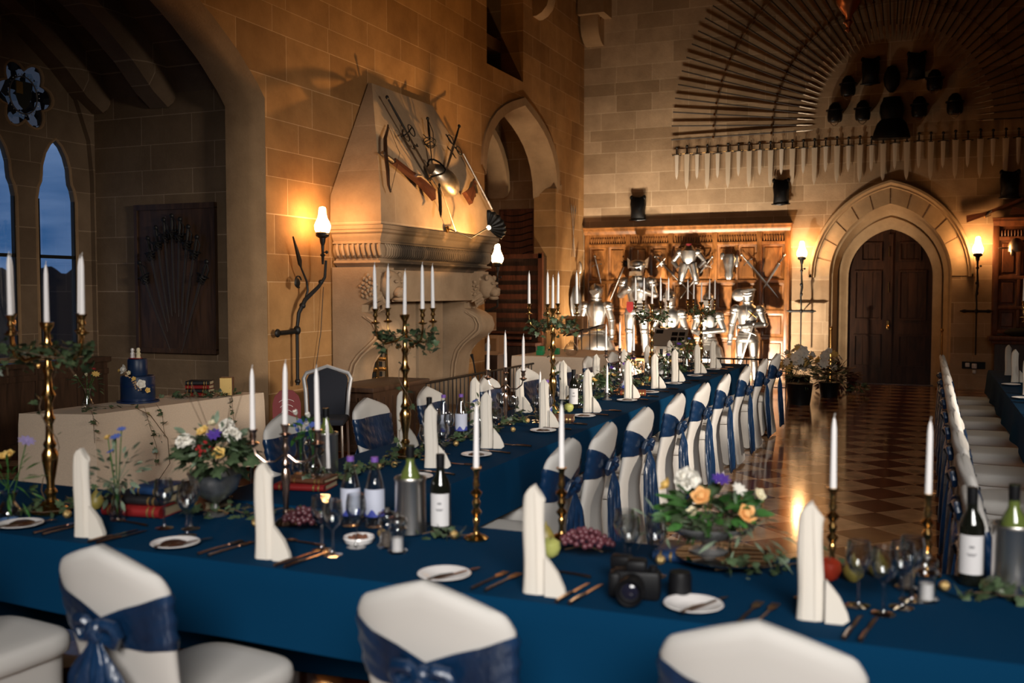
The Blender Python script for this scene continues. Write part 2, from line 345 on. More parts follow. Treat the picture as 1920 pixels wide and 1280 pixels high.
# radiating joints of the doorway voussoirs as slightly proud stones
mb = MB()
H = 3.17-1.9; R = (1+H*H)/2
def arcpt(h, za, f, zs=1.9):
    H = za-zs; R = (h*h+H*H)/(2*h); t0 = math.atan2(H, R-h); t = t0*f; return (h-R)+R*cos(t), zs+R*sin(t)
for s in (-1, 1):
    for k in range(6):
        f0 = k/6+.008; f1 = (k+1)/6-.008
        P = [arcpt(1.0, 3.17, f0+(f1-f0)*q/4) for q in range(5)]+[arcpt(1.25, 3.455, f1+(f0-f1)*q/4) for q in range(5)]
        mb.prism([(DC+s*x, z) for x, z in P], YE-.012, YE+.01)
struct(mb, 'trim_3', STONE_DOOR, 'ring of voussoir stones around the doorway')
# doors
lid = arch(DC, .72, 1.9, 2.77)
left = [p for p in lid if p[0] <= DC+1e-6]; right = [p for p in lid if p[0] >= DC-1e-6]
dl = struct(MB().prism([(DC-.004, 0)]+left[:-1]+[(DC-.004, 2.765)], YE+.36, YE+.44), 'door_1', OAK_DOOR, 'left leaf of the dark oak double door')
dr = struct(MB().prism([(DC+.004, 0), (DC+.004, 2.765)]+right[1:], YE+.36, YE+.44), 'door_2', OAK_DOOR, 'right leaf of the dark oak double door')
def clip_arch(x0, x1, z0, z1, h=.66):
    """rectangle whose outer top corner follows the arch"""
    s = -1 if x1 <= DC else 1; xi, xo = (x1, x0) if s < 0 else (x0, x1)
    P = [(xi, z0), (xo, z0)]
    for k in range(9):
        f = k/8; x, z = arcpt(h, 2.70, f); X = DC+s*x
        if z > z0 and z < z1 and abs(X-DC) < abs(xo-DC)+1e-6 and abs(X-DC) > abs(xi-DC): P.append((X, z))
    if len(P) == 2: P += [(xo, z1), (xi, z1)]
    else: P += [(xi, z1)]
    return P
for d, s in ((dl, -1), (dr, 1)):
    a, b2 = sorted((DC+s*.14, DC+s*.60))
    for z0, z1 in ((.30, .88), (1.14, 2.02), (2.18, 2.52)):
        x0, x1 = a, b2
        if z0 > 2.1: x0, x1 = sorted((DC+s*.14, DC+s*.50))
        mb = MB(); w_ = .03
        mb.box(x0, x1, YE+.335, YE+.36, z0, z0+w_); mb.box(x0, x1, YE+.335, YE+.36, z1-w_, z1); mb.box(x0, x0+w_, YE+.335, YE+.36, z0+w_, z1-w_); mb.box(x1-w_, x1, YE+.335, YE+.36, z0+w_, z1-w_)
        for q in (1, 2):
            xx = x0+(x1-x0)*q/3; mb.box(xx-.004, xx+.004, YE+.352, YE+.36, z0+w_, z1-w_)
        mb.build('door_panel', OAK_DOOR, d)
MB().box(DC-.045, DC+.045, YE+.325, YE+.36, .02, 2.66).build('cover_strip', OAK_DOOR, dl)
MB().lathe([(.001, -.02), (.03, -.02), (.034, 0), (.02, .02), (.012, .05)], 12).build('door_handle', BRASS, dl, loc=(DC-.02, YE+.30, 1.02))
for zz in (2.35, 1.72): MB().box(-.007, .007, -.01, .01, -.09, .09).build('door_bolt', BRASS, dl, loc=(DC-.02, YE+.315, zz))
MB().box(-.02, .02, -.01, .01, -.08, .08).build('lock_plate', BRASS, dl, loc=(DC-.02, YE+.315, 1.05))
struct(MB().box(DC-1, DC+1, YE+.52, YE+.6, 0, 3.3), 'wall_behind_door', BLACKM)
struct(MB().box(DC-.75, DC+.75, YE+.3, YE+.5, 0, .012), 'trim_4', OAK_D, 'worn threshold under the double door')
# fireplace wall (x = XW) with the bay arch, the passage arch and the high opening
bayc = 6.0
bay = [(2.42, 0), (2.42, 3.6), (2.30, 3.73), (2.01, 3.98), (1.63, 4.23), (1.45, 4.33), (1.0, 4.55), (.5, 4.73), (0, 4.85)]
BAY = [(bayc-x, z) for x, z in bay]+[(bayc+x, z) for x, z in reversed(bay[:-1])]
PC = 15.43
def poly_arch(c, H_, z0=0.0):
    r = ([] if z0 is None else [(H_[0][0], z0)])+[p for p in H_ if p[1] > (z0 or 0)]
    return [(c-x, z) for x, z in r]+[(c+x, z) for x, z in reversed(r[:-1])]
PH = [(1.57, 3.1), (1.57, 3.45), (1.535, 3.70), (1.44, 3.92), (1.28, 4.12), (1.06, 4.30), (.80, 4.44), (.52, 4.555), (.25, 4.64), (0, 4.72)]
pas = poly_arch(PC, PH)
poly = [(-7, 0)]+BAY+pas+[(YE, 0), (YE, ZT), (-7, ZT)]
sq = [(13.95, 5.10), (15.42, 5.10), (15.42, 7.1), (13.95, 7.1)]
struct(MB().prism(poly, XW-.02, XW-.42, 'x', holes=[sq]), 'wall_left', STONE_SIDE)
def yz_loft(mb, prof, base, c):
    rs = []
    for s, dz, x in prof: rs.append([(x, c+(y-c)*s, z*1.0+dz) if z > .01 else (x, c+(y-c)*s, 0) for y, z in base])
    mb.rings(rs, False, False, close=False); return mb
def yz_rib(mb, prof, base, c):
    return mb.rings([[(x, c+(y-c)*s, z+dz) for s, dz, x in prof] for y, z in base])
struct(yz_loft(MB(), [(1.0, 0, XW-.021), (1.0, 0, XW), (.975, -.05, XW-.09), (.96, -.07, XW-.14), (.96, -.07, XW-.42)], BAY, bayc), 'trim_5', STONE_RIB, 'chamfered stone arch into the window bay')
struct(yz_loft(MB(), [(1.09, .13, XW-.02), (1.09, .13, XW+.012), (1.0, 0, XW+.012), (.97, -.03, XW-.10), (.955, -.05, XW-.32), (.93, -.09, XW-.42)], poly_arch(PC, PH, 3.42), PC), 'trim_6', STONE_RIB, 'pointed stone arch of the side passage')
struct(MB().box(XW-.42, XW+.0, 16.93, 17.25, 0, 3.5), 'trim_7', STONE_SIDE, 'square stone jamb of the passage')
struct(MB().prism([(17.02, 3.5), (17.25, 3.5), (17.25, 3.6), (17.12, 3.56)], XW-.4, XW+.005, 'x'), 'trim_8', STONE_RIB)
# passage behind the arch: walls, its inner rib
struct(MB().box(-10, XW-.42, 17.25, 17.6, 0, 6), 'wall_passage', stone('ashlar_passage', 'x', (.36, .22, .12), (.28, .16, .08), (.5, .36, .22), .6, .31))
struct(MB().box(-10, -9.8, 13.3, 17.25, 0, 6), 'wall_passage_back', STONE_SIDE)
struct(MB().box(-10, XW-.42, 13.3, 13.6, 0, 6), 'wall_passage_side', STONE_BAY)
struct(yz_loft(MB(), [(1.0, .12, -7.15), (.93, 0, -7.15), (.90, -.05, -7.22), (.90, -.05, -7.48), (.93, 0, -7.55), (1.0, .12, -7.55)], poly_arch(PC, PH, 3.4), PC), 'trim_9', STONE_RIB, 'inner stone rib of the passage vault')
struct(MB().box(-10, XW-.42, 13.3, 17.6, 5.6, 5.8), 'ceiling_passage', STONE_RIB)
# high opening niche
struct(MB().box(XW-1.3, XW-1.2, 13.7, 15.7, 4.9, 7.3).box(XW-1.2, XW-.42, 13.75, 13.95, 4.9, 7.3).box(XW-1.2, XW-.42, 15.42, 15.6, 4.9, 7.3).box(XW-1.2, XW-.42, 13.9, 15.5, 4.95, 5.10).box(XW-1.2, XW-.42, 13.9, 15.5, 7.1, 7.3), 'trim_10', STONE_BAYW, 'dark square opening high in the fireplace wall')
# corbels
def corbel(name, P, a, b_, ax, cap):
    mb = MB().prism(P, a, b_, ax); mb.box(*cap); struct(mb, name, STONE_RIB, 'carved stone corbel high on the wall')
cp = [(0, 0), (.06, .0), (.16, .05), (.25, .15), (.30, .30), (.31, .50), (.22, .52), (.18, .40), (.14, .52), (0, .52)]
corbel('trim_11', [(XW-.02+x, 6.28+z) for x, z in cp], 15.85, 16.15, 'y', (XW-.02, XW+.4, 15.75, 16.25, 6.78, 6.95))
corbel('trim_12', [(YE-x*1.3, 6.36+z) for x, z in cp], -6.2, -5.85, 'x', (-6.22, -5.7, YE-.5, YE, 6.86, 7.2))
# bay walls, vault and ribs
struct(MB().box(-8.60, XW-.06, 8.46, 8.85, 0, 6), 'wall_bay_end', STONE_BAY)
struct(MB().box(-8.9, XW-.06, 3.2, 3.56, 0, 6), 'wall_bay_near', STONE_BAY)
vault = [(2.46, 3.75), (2.3, 4.05), (2.01, 4.3), (1.63, 4.55), (1.0, 4.85), (.5, 5.03), (0, 5.15)]
VA = [(bayc-x, z) for x, z in vault]+[(bayc+x, z) for x, z in reversed(vault[:-1])]
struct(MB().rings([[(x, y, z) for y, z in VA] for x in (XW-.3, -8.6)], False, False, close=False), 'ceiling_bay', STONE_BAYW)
for k, xx in enumerate((-7.6, -8.50)):
    struct(yz_rib(MB(), [(1.0, .35, xx+.2), (.985, .08, xx+.2), (.965, 0, xx+.12), (.965, 0, xx-.12), (.985, .08, xx-.2), (1.0, .35, xx-.2)], [(bayc-2.52, 3.60)]+[(y, z) for y, z in BAY if z > 3.65]+[(bayc+2.52, 3.60)], bayc), 'trim_%d' % (13+k), STONE_BAYW, 'stone rib of the bay vault')
def lancet(c):
    r = [(.24, .98), (.24, 2.62), (.215, 2.74), (.185, 2.80), (.175, 2.88), (.17, 2.96), (.13, 3.09), (.07, 3.19), (0, 3.25)]
    return [(c-x, z) for x, z in r]+[(c+x, z) for x, z in reversed(r[:-1])]
foil = [(7.60+(.235+.10*abs(cos(3*a)))*cos(a), 3.66+(.235+.10*abs(cos(3*a)))*sin(a)*1.05) for a in [2*pi*k/48 for k in range(48)]]
L1, L2 = lancet(7.98), lancet(7.21)
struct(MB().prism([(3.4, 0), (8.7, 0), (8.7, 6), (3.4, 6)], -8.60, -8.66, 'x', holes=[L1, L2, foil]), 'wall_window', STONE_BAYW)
# recessed tracery face and reveal mouldings
big = [(7.60-.84, 0), (7.60-.84, 2.9), (7.6-.8, 3.3), (7.6-.62, 3.75), (7.6-.3, 4.15), (7.6, 4.35), (7.6+.3, 4.15), (7.6+.62, 3.75), (7.6+.8, 3.3), (7.6+.84, 2.9), (7.6+.84, 0)]
struct(MB().prism([(3.4, 0)]+big+[(8.7, 0), (8.7, 6), (3.4, 6)], -8.54, -8.60, 'x'), 'trim_15', STONE_BAYW, 'stone face around the traceried window')
for k, (P, sc_) in enumerate(((L1, .05), (L2, .05), (foil, .04))):
    cy_ = sum(p[0] for p in P)/len(P); cz_ = sum(p[1] for p in P)/len(P)
    mb = MB(); pts = [(-8.60, p[0]+(p[0]-cy_)*sc_*2.0, p[1]+(p[1]-cz_)*sc_*.6) for p in P]
    mb.tube(pts+[pts[0]], .016, 6); struct(mb, 'trim_%d' % (16+k), STONE_RIB, 'roll moulding round a window light')
w1 = struct(MB().prism(L1, -8.63, -8.635, 'x'), 'window_1', PANE); w2 = struct(MB().prism(L2, -8.63, -8.635, 'x'), 'window_2', PANE)
for wv_, c in ((w1, 7.98), (w2, 7.21)):
    MB().box(-8.645, -8.60, c-.24, c+.24, 2.0, 2.035).box(-8.645, -8.60, c-.24, c-.225, .98, 2.62).box(-8.645, -8.60, c+.225, c+.24, .98, 2.62).build('window_frame', IRON, wv_)
# six-foil light of painted glass
m, t, b = nodes('painted_glass'); n = t.nodes; l = t.links
tc = n.new('ShaderNodeTexCoord'); vo = n.new('ShaderNodeTexVoronoi'); vo.inputs['Scale'].default_value = 13; l.new(tc.outputs['Object'], vo.inputs[0])
rr = n.new('ShaderNodeValToRGB'); rr.color_ramp.interpolation = 'CONSTANT'; e = rr.color_ramp.elements; e[0].color = (.004, .004, .006, 1); e[1].position = .5; e[1].color = (.10, .16, .28, 1)
e2 = e.new(.62); e2.color = (.01, .01, .012, 1); e3 = e.new(.8); e3.color = (.16, .22, .36, 1)
sp = n.new('ShaderNodeSeparateColor'); l.new(vo.outputs['Color'], sp.inputs[0]); l.new(sp.outputs[0], rr.inputs[0]); l.new(rr.outputs[0], b.inputs['Base Color'])
l.new(rr.outputs[0], b.inputs['Emission Color']); b.inputs['Emission Strength'].default_value = .10; b.inputs['Roughness'].default_value = .2
w3 = struct(MB().prism(foil, -8.62, -8.63, 'x'), 'window_3', m)
mb = MB(); P = [(-8.615, 7.60+.17*cos(a), 3.66+.19*sin(a)) for a in [2*pi*k/32 for k in range(33)]]; mb.tube(P, .008, 6)
for k in range(30): a = 2*pi*k/30; mb.ell((-8.61, 7.60+.19*cos(a), 3.66+.21*sin(a)), (.007,)*3, 6, 4)
mb.build('medallion_ring', SILVER, w3)
mb = MB().prism([(7.50, 3.80), (7.70, 3.80), (7.70, 3.66), (7.66, 3.56), (7.60, 3.51), (7.54, 3.56), (7.50, 3.66)], -8.612, -8.618, 'x'); mb.build('heraldic_shield', pmat('shield_glass', (.035, .035, .03), .3), w3)
MB().box(-8.611, -8.608, 7.51, 7.59, 3.67, 3.79).build('shield_quarter', GILT, w3)
# wainscot and sill ledge under the window
mb = MB().box(-8.54, -8.42, 3.56, 8.46, 0, .88).box(-8.56, -8.36, 3.56, 8.46, .88, .93)
for k in range(9): yy = 3.7+.54*k; mb.box(-8.42, -8.405, yy, yy+.04, .1, .86)
mb.box(-8.42, -8.40, 3.56, 8.46, .74, .80).box(-8.42, -8.39, 3.56, 8.46, 0, .12)
struct(mb, 'baseboard_window', OAK_D)
# rest of the shell
struct(MB().box(6.2, 6.6, -7, 19, 0, ZT), 'wall_right', STONE_SIDE)
struct(MB().box(-6.9, 7, -7.4, -7, 0, ZT), 'wall_back', STONE_END)
struct(MB().box(-7, 7, -7.4, 19.2, ZT, ZT+.2), 'ceiling', OAK_D)
# dark wooded hill outside the window
hill = MB().sheet(lambda u, v: (-72*sin(rad(20+60*u)), 72*cos(rad(20+60*u)), -6+v*(9.4+.22*sin(u*151)+.16*sin(u*331+1)+.3*sin(u*23))), 260, 3)
o = hill.build('hill', pmat('hill_foliage', (.003, .004, .005), .9)); o['kind'] = 'structure'
# ================================================================= fireplace
fp = thing('fireplace', 'carved sandstone fireplace with tapering hood and gadrooned mantel', 'fireplace', (-5.9, 11.2, 0))
def fb(mb, name, m, par=fp):
    o = mb.build(name, m, par); o.location = (5.9, -11.2, 0); return o
HY0, HY1, HX = 9.57, 12.78, -5.54
mb = MB(); X0 = XW+.002
B = [(X0, HY0+.02), (HX-.03, HY0+.02), (HX-.03, HY1-.02), (X0, HY1-.02)]
r0 = [(x, y, 2.38) for x, y in B]; r1 = [(x, y, 2.72) for x, y in [(X0, HY0+.03), (HX-.04, HY0+.03), (HX-.04, HY1-.03), (X0, HY1-.03)]]
r2 = [(X0, 10.44, 4.13), (XW+.05, 10.44, 4.13), (XW+.05, 12.02, 4.13), (X0, 12.02, 4.13)]
mb.rings([r0, r1, r2], smooth=False)
fb(mb, 'chimney_hood', stone('hood_stone', 'y', (.43, .31, .20), (.37, .26, .165), (.50, .37, .25), 1.35, .62, (.3, .1)))
# mantel: moulding profile swept round three sides
def sweep3(mb, prof, fl=None):
    rs = []
    for d, z in prof:   # d = projection relative to base face
        rs.append([(X0, HY0+.10-d, z), (HX-.10+d, HY0+.10-d, z), (HX-.10+d, HY1-.10+d, z), (X0, HY1-.10+d, z)])
    mb.rings(rs, False, False, close=False, smooth=False)
mb = MB()
sweep3(mb, [(0, 2.42), (.06, 2.40), (.10, 2.385), (.10, 2.345), (.085, 2.335), (.085, 2.31), (.055, 2.29), (.055, 2.275), (.03, 2.24), (.02, 2.215), (.035, 2.20), (.035, 2.185), (.0, 2.18)])
fb(mb, 'cornice', STONE_SOOT)
mb = MB()
sweep3(mb, [(0, 2.19), (.02, 2.15), (.025, 2.10), (0, 2.04), (-.03, 2.02), (-.03, 2.0), (.01, 1.995), (.02, 1.97), (-.02, 1.95), (-.05, 1.93), (-.06, 1.90), (-.16, 1.90)])
fb(mb, 'frieze', STONE_SOOT)
mb = MB()
for k in range(54):
    y = HY0+.20+(HY1-HY0-.40)*k/53; mb.tube([(HX-.085, y-.012, 2.18), (HX-.062, y, 2.13), (HX-.075, y+.012, 2.06), (HX-.11, y+.015, 2.03)], [.016, .023, .020, .010], 6)
for k in range(9):
    x = X0+.06+.068*k; mb.tube([(x-.01, HY0+.085, 2.18), (x, HY0+.062, 2.13), (x+.01, HY0+.075, 2.06), (x+.012, HY0+.11, 2.03)], [.018, .027, .024, .012], 6)
fb(mb, 'gadroon', STONE_SOOT)
pp = [(X0, 0), (-5.95, 0), (-5.98, .42), (-5.96, .62), (-5.94, .79), (-5.87, .90), (-5.74, 1.0), (-5.64, 1.06), (-5.585, 1.12), (-5.565, 1.19), (-5.60, 1.30), (-5.70, 1.37), (-5.84, 1.42), (-5.84, 1.50), (-5.70, 1.56), (-5.64, 1.70), (-5.66, 1.92), (X0, 1.92)]
for y0, y1, nm in ((9.62, 10.02, 'left'), (12.28, 12.68, 'right')):
    j = fb(MB().prism(pp, y0, y1), 'jamb', STONE_CARVED)
    for e in (y0, y1):
        mb = MB()
        q = [(-5.99, .05), (-6.0, .42), (-5.98, .66), (-5.93, .83), (-5.85, .93), (-5.72, 1.04), (-5.63, 1.12), (-5.615, 1.20), (-5.66, 1.29), (-5.78, 1.36)]
        mb.tube([(x, e, z) for x, z in q], .016, 6); mb.tube([(x-.05, e, z+.01) for x, z in q], .012, 6); mb.build('scroll_moulding', STONE_CARVED, j)
    # lion mask
    mb = MB(); yc = (y0+y1)/2; xf = -5.60
    mb.ell((xf, yc, 1.72), (.13, .15, .17)); mb.ell((xf+.12, yc, 1.64), (.08, .085, .07)); mb.ell((xf+.17, yc, 1.67), (.035, .05, .03)); mb.ell((xf+.11, yc, 1.56), (.07, .07, .03))
    for s in (-1, 1): mb.ell((xf+.12, yc+s*.06, 1.76), (.03, .03, .02)); mb.ell((xf+.06, yc+s*.12, 1.83), (.03, .04, .04)); mb.ell((xf+.14, yc+s*.05, 1.615), (.04, .035, .035))
    for k in range(26):
        a = rad(-60+300*k/25); s = random.uniform(.8, 1.1); cx_, cz_ = cos(a), sin(a)
        pts = [(xf-.04+.03*cos(3*q+k), yc+(.11+.045*q)*cz_*s*1.05, 1.70+(.13+.045*q)*cx_*s) for q in range(4)]
        mb.tube([(p[0]-.03*i, p[1], p[2]) for i, p in enumerate(pts)], [.028, .030, .022, .008], 6)
    for e in (y0-.004, y1+.004):
        for k in range(22): a = k*2.4; r_ = .030*sqrt(k); mb.ell((-5.76+r_*cos(a)*.8, e, 1.70+r_*sin(a)), (.028, .020, .020), 8, 5, Matrix.Rotation(a, 3, 'Y'))
    mb.build('lion_mask', STONE_CARVED, j)
fb(MB().box(-5.86, -5.72, 10.02, 12.28, 1.56, 1.92).box(-5.88, -5.70, 10.02, 12.28, 1.53, 1.56), 'lintel', STONE_CARVED)
fb(MB().box(XW-.02, XW+.04, 10.02, 12.28, 0, 1.92), 'fireback', BLACKM)
fb(MB().box(XW+.04, XW+.10, 10.66, 11.42, 0, 1.60).box(XW+.04, XW+.10, 11.50, 12.2, 0, 1.60), 'back_stones', STONE_CARVED)
fb(MB().box(X0, -5.35, 9.9, 12.4, 0, .10), 'hearth', STONE_CARVED)
# pale masonry beside the hood down to floor: side of the left jamb
# steel fire basket
t = thing('fire_basket', 'ornate polished steel fire basket standing in the fireplace', 'grate', (-6.04, 10.27, .22))
mb = MB()
for k in range(5): mb.tube([(-.02, -.24, .25+.12*k), (0, 0, .27+.12*k), (-.02, .24, .25+.12*k)], .028, 8)
for y in (-.22, 0, .22): mb.tube([(0, y, .05), (0, y+.02, .3), (.02, y-.02, .55), (0, y, .82)], [.02, .024, .018, .02], 8)
mb.ell((0, -.1, .9), (.05, .06, .09)); mb.ell((0, .16, .86), (.04, .04, .05)); mb.build('front_bars', pmat('bright_brass', (.85, .58, .26), .18, 1), t)
mb = MB()
for y in (-.2, .2): mb.box(-.12, .02, y-.02, y+.02, -.12, .1)
mb.build('feet', IRON, t)
# fender
t = thing('fire_fender', 'black iron railed fender in front of the fireplace', 'fender', (-5.05, 11.0, 0))
mb = MB().tube([(0, -1.7, .65), (0, 1.9, .65)], .014, 8).tube([(0, -1.7, .06), (0, 1.9, .06)], .014, 8); mb.build('rail', IRON, t)
mb = MB()
for k in range(34): mb.tube([(0, -1.68+3.56*k/33, .06), (0, -1.68+3.56*k/33, .65)], .007, 6)
mb.build('bars', IRON, t)
t = MB().tube([(0, 0, 0), (-.05, -.16, .72), (-.06, -.19, .80)], [.012, .010, .02], 8).build('fire_poker', IRON); t.location = (-5.02, 11.07, .64-.55)
tag(t, 'dark iron poker leaning on the fender by the right jamb', 'poker')
t = thing('carved_chest', 'dark carved wooden chest standing before the left of the fireplace', 'chest', (-5.25, 8.98, 0))
MB().box(-.25, .25, -.55, .55, .06, .66).build('body', OAK_D, t); MB().bbox(-.28, .28, -.6, .6, .66, .71, .01).build('lid', OAK_D, t)
mb = MB()
for k in range(7):
    y = -.5+.16*k; mb.box(.25, .262, y, y+.012, .12, .6)
for k in range(5): mb.box(-.22+.1*k, -.21+.1*k, -.562, -.55, .12, .6)
mb.box(-.25, .262, -.562, -.55, .56, .6).box(-.25, .262, -.562, -.55, .1, .14); mb.build('carving', OAK_D, t)
# shell lamp on a swan arm
t = thing('shell_lamp', 'black scallop shell picture lamp on a bent arm above the mantel', 'lamp', (-5.54, 11.15, 2.42))
MB().lathe([(.045, 0), (.04, .015), (.012, .02), (.012, .05)], 14).build('wall_rose', BRASS, t).rotation_euler = (0, rad(90), 0)
MB().tube([(.04, 0, 0), (.22, .24, -.10), (.34, .36, .0), (.38, .42, .03)], .010, 8).build('arm', IRON, t)
mb = MB()
def shell(u, v):
    a = rad(-75+150*u); r = .22*v*(1+.06*abs(sin(a*9))); return (.0+r*cos(a)*.95, r*sin(a), .07*v*v+.008*sin(a*18)*v)
mb.sheet(shell, 48, 6); s = mb.build('shell', IRON, t, thick=.006); s.location = (.37, .42, .03); s.rotation_euler = (rad(60), rad(-10), rad(55))
MB().ell((0, 0, 0), (.03, .03, .03)).build('bulb', pmat('bulb', (1, .9, .8), .3, emit=(1, .75, .5), es=4), t).location = (.38, .42, .035)
# ================================================================= weapons
def sword(L_=1.0, w=.045, kind='cross', blade=STEEL_D, grip=IRON, hilt=IRON, name='sword', gl=.16, gw=.11, curve=0):
    """hangs along -z: pommel at the top, origin at the guard"""
    t = thing(name, '', 'sword'); mb = MB()
    rs = []
    for k in range(9):
        f = k/8; ww = w*(1-.35*f) if f < .85 else w*(1-.35*f)*(1-(f-.85)/.15*.93); dx = curve*f*f
        rs.append([(dx-ww/2, 0, -L_*f), (dx, -.006*(1-.4*f), -L_*f), (dx+ww/2, 0, -L_*f), (dx, .006*(1-.4*f), -L_*f)])
    mb.rings(rs, smooth=False); mb.build('blade', blade, t)
    MB().tube([(0, 0, 0), (0, 0, gl*.5), (0, 0, gl)], [.012, .016, .011], 8).build('grip', grip, t)
    MB().ell((0, 0, gl+.02), (.026, .02, .026)).build('pommel', hilt, t)
    mb = MB()
    if kind == 'cross': mb.tube([(-gw, 0, -.01), (-gw*.5, 0, .0), (0, 0, .004), (gw*.5, 0, 0), (gw, 0, -.01)], [.012, .007, .010, .007, .012], 8)
    elif kind == 'rings':
        mb.tube([(-gw*1.3, 0, .02), (0, 0, .0), (gw*1.3, 0, .02)], .009, 8)
        for s in (-1, 1): mb.tube([(s*(gw*.7+gw*.45*cos(a)), -.02, gw*.45*sin(a)) for a in [2*pi*k/12 for k in range(13)]], .007, 6); mb.tube([(s*.02, 0, -.16), (s*.07, -.01, -.20), (s*.10, 0, -.17)], .008, 6)
    elif kind == 'rapier':
        for q in range(3): mb.tube([(gw*.75*cos(a)*(1-.2*q), gw*.6*sin(a), -.02-.035*q*abs(cos(a))) for a in [2*pi*k/14 for k in range(15)]], .006, 6)
        mb.tube([(gw*.7, 0, -.02), (gw*.8, 0, gl*.6), (.01, 0, gl)], .006, 6); mb.tube([(-gw*1.2, 0, 0), (gw*1.2, 0, 0)], .006, 6)
    elif kind == 'disc': mb.lathe([(.001, -.008), (gw*.4, -.008), (gw*.42, 0), (.01, .012)], 12)
    mb.build('guard', hilt, t); return t
def along(a, b, flip=(0, 0, 0)):
    """rotation that sends local -z onto the direction a->b, local y as close to n as can be"""
    z = -(Vector(b)-Vector(a)).normalized(); n_ = Vector(flip)
    y = (n_-z*n_.dot(z)).normalized(); x = y.cross(z)
    return Matrix((x, y, z)).transposed().to_euler()
# dagger row
GR = 'daggers and short swords hung in a row over the door'
short = Maker(lambda: sword(.46, .072, 'cross', pmat('pale_blade', (.80, .70, .58), .5, .35), name='dagger', gl=.11, gw=.085))
long_ = Maker(lambda: sword(.66, .098, 'disc', pmat('broad_blade', (.70, .58, .44), .5, .35), name='short_sword', gl=.12, gw=.085))
NAMES = ['first', 'second', 'third', 'fourth', 'fifth', 'sixth', 'seventh', 'eighth', 'ninth', 'tenth', 'eleventh', 'twelfth', 'thirteenth', 'fourteenth', 'fifteenth', 'sixteenth', 'seventeenth']
for i in range(34):
    x = -4.40+.1905*i; k = i//2; jit = random.uniform(-.012, .012)
    if i % 2 == 0: short((x, YE-.07, 4.20+jit), 0, 'cross-hilted dagger hanging over the door, %s dagger from the left end' % NAMES[k], GR)
    else: long_((x, YE-.07, 4.20+jit), 0, 'broad-bladed short sword hanging over the door, %s short sword from the left' % NAMES[k], GR)
o = MB().tube([(-4.5, YE-.05, 4.215), (2.1, YE-.05, 4.235)], .006, 6).build('hanging_wire', BRASS); tag(o, 'thin horizontal wire that carries the row of daggers', 'wire')
# fan of lances
def lance():
    t = thing('lance', '', 'lance'); MB().tube([(0, 0, 2.55), (0, 0, 1.0), (0, 0, .28)], [.013, .014, .011], 6).build('shaft', pmat('lance_shaft', (.022, .012, .008), .6), t)
    MB().tube([(0, 0, .28), (0, 0, .20), (0, 0, .13), (0, 0, 0)], [.015, .011, .015, .003], 6).build('spearhead', STEEL_D, t)
    mb = MB()
    for q in (.70, 1.75): mb.box(-.024, .024, -.02, .03, q, q+.03)
    mb.build('bracket', BRASS, t); return t
mk = Maker(lance); NL = 50
TENS = ['', '', 'twenty']
ORDL = NAMES+['eighteenth', 'nineteenth', 'twentieth', 'twenty-first', 'twenty-second', 'twenty-third', 'twenty-fourth', 'twenty-fifth']
for i in range(NL):
    a = rad(180.5-181*i/(NL-1)); cx_, cz_ = -.65, 4.52
    x = cx_+1.31*cos(a); z = cz_+1.42*sin(a)
    lb = 'iron-tipped lance in the wall fan, %s counted upwards from the %s end' % ((ORDL[i], 'left') if i < NL/2 else (ORDL[NL-1-i], 'right'))
    q = mk((x, YE-.05, z+.0), (0, pi/2-a, 0), lb, 'lances in the great fan')
for r_ in (2.0, 3.05):
    o = MB().tube([(-.65+r_*cos(rad(q)), YE-.03, 4.52+(r_+.1)*sin(rad(q))) for q in range(-2, 183, 4)], .003, 5).build('lance_rail', IRON); tag(o, 'thin curved iron rail behind the lances, %s one' % ('inner' if r_ < 2.5 else 'outer'), 'rail')
# helmets and plates inside the fan
def morion():
    t = thing('helmet', '', 'helmet'); MB().lathe([(.001, .20), (.05, .19), (.10, .13), (.125, .03), (.13, -.06), (.12, -.13), (.10, -.15)], 14, sy=.8).build('skull', STEEL_K, t)
    MB().lathe([(.13, .05), (.15, .04), (.155, .06)], 14, sy=.85).build('brim', STEEL_K, t)
    mb = MB().tube([(-.08, -.05, -.13), (-.05, -.08, -.2), (0, -.10, -.235), (.05, -.08, -.2), (.08, -.05, -.13)], .007, 6); mb.build('chin_strap', STEEL_D, t); return t
mk = Maker(morion)
for x, z, lb in ((-1.58, 4.76, 'low at far left inside the lance fan'), (-1.37, 5.20, 'above the far left one inside the lance fan'), (-1.12, 4.76, 'just left of the big bell-shaped plate'), (.02, 5.19, 'upper right inside the lance fan'), (-.21, 4.76, 'just right of the big bell-shaped plate'), (.34, 4.77, 'low at far right inside the lance fan')):
    mk((x, YE-.14, z), 0, 'small black helmet with chin strap, '+lb, 'helmets inside the lance fan')
def cuirass(w=.17, h=.2):
    mb = MB(); rs = []
    for k in range(9):
        f = k/8; z = -h+2*h*f; ww = w*(.86+.10*f-.24*max(0, .5-abs(f-.42))*1) if f < .8 else w*(.95-(f-.8)*1.6); dd = .10*sin(pi*(f*.8+.12))
        rs.append([(ww*cos(a)*(1 if abs(cos(a)) < .9 else 1), -.02-dd*abs(sin(a))**.8 if sin(a) < 0 else .01, z+(.05*abs(cos(a)) if f > .8 else 0)-.03*(1-abs(cos(a)))*(f < .1)) for a in [2*pi*q/16 for q in range(16)]])
    mb.rings(rs); return mb
def cuir():
    t = thing('breastplate', '', 'breastplate'); cuirass().build('plate', STEEL_K, t)
    for s in (-1, 1): MB().ell((s*.125, -.02, .22), (.035, .03, .045)).build('shoulder_plate', STEEL_K, t)
    MB().tube([(-.16, -.03, -.2), (-.06, -.09, -.215), (.06, -.09, -.215), (.16, -.03, -.2)], .012, 6).build('rim', STEEL_K, t); return t
mk = Maker(cuir)
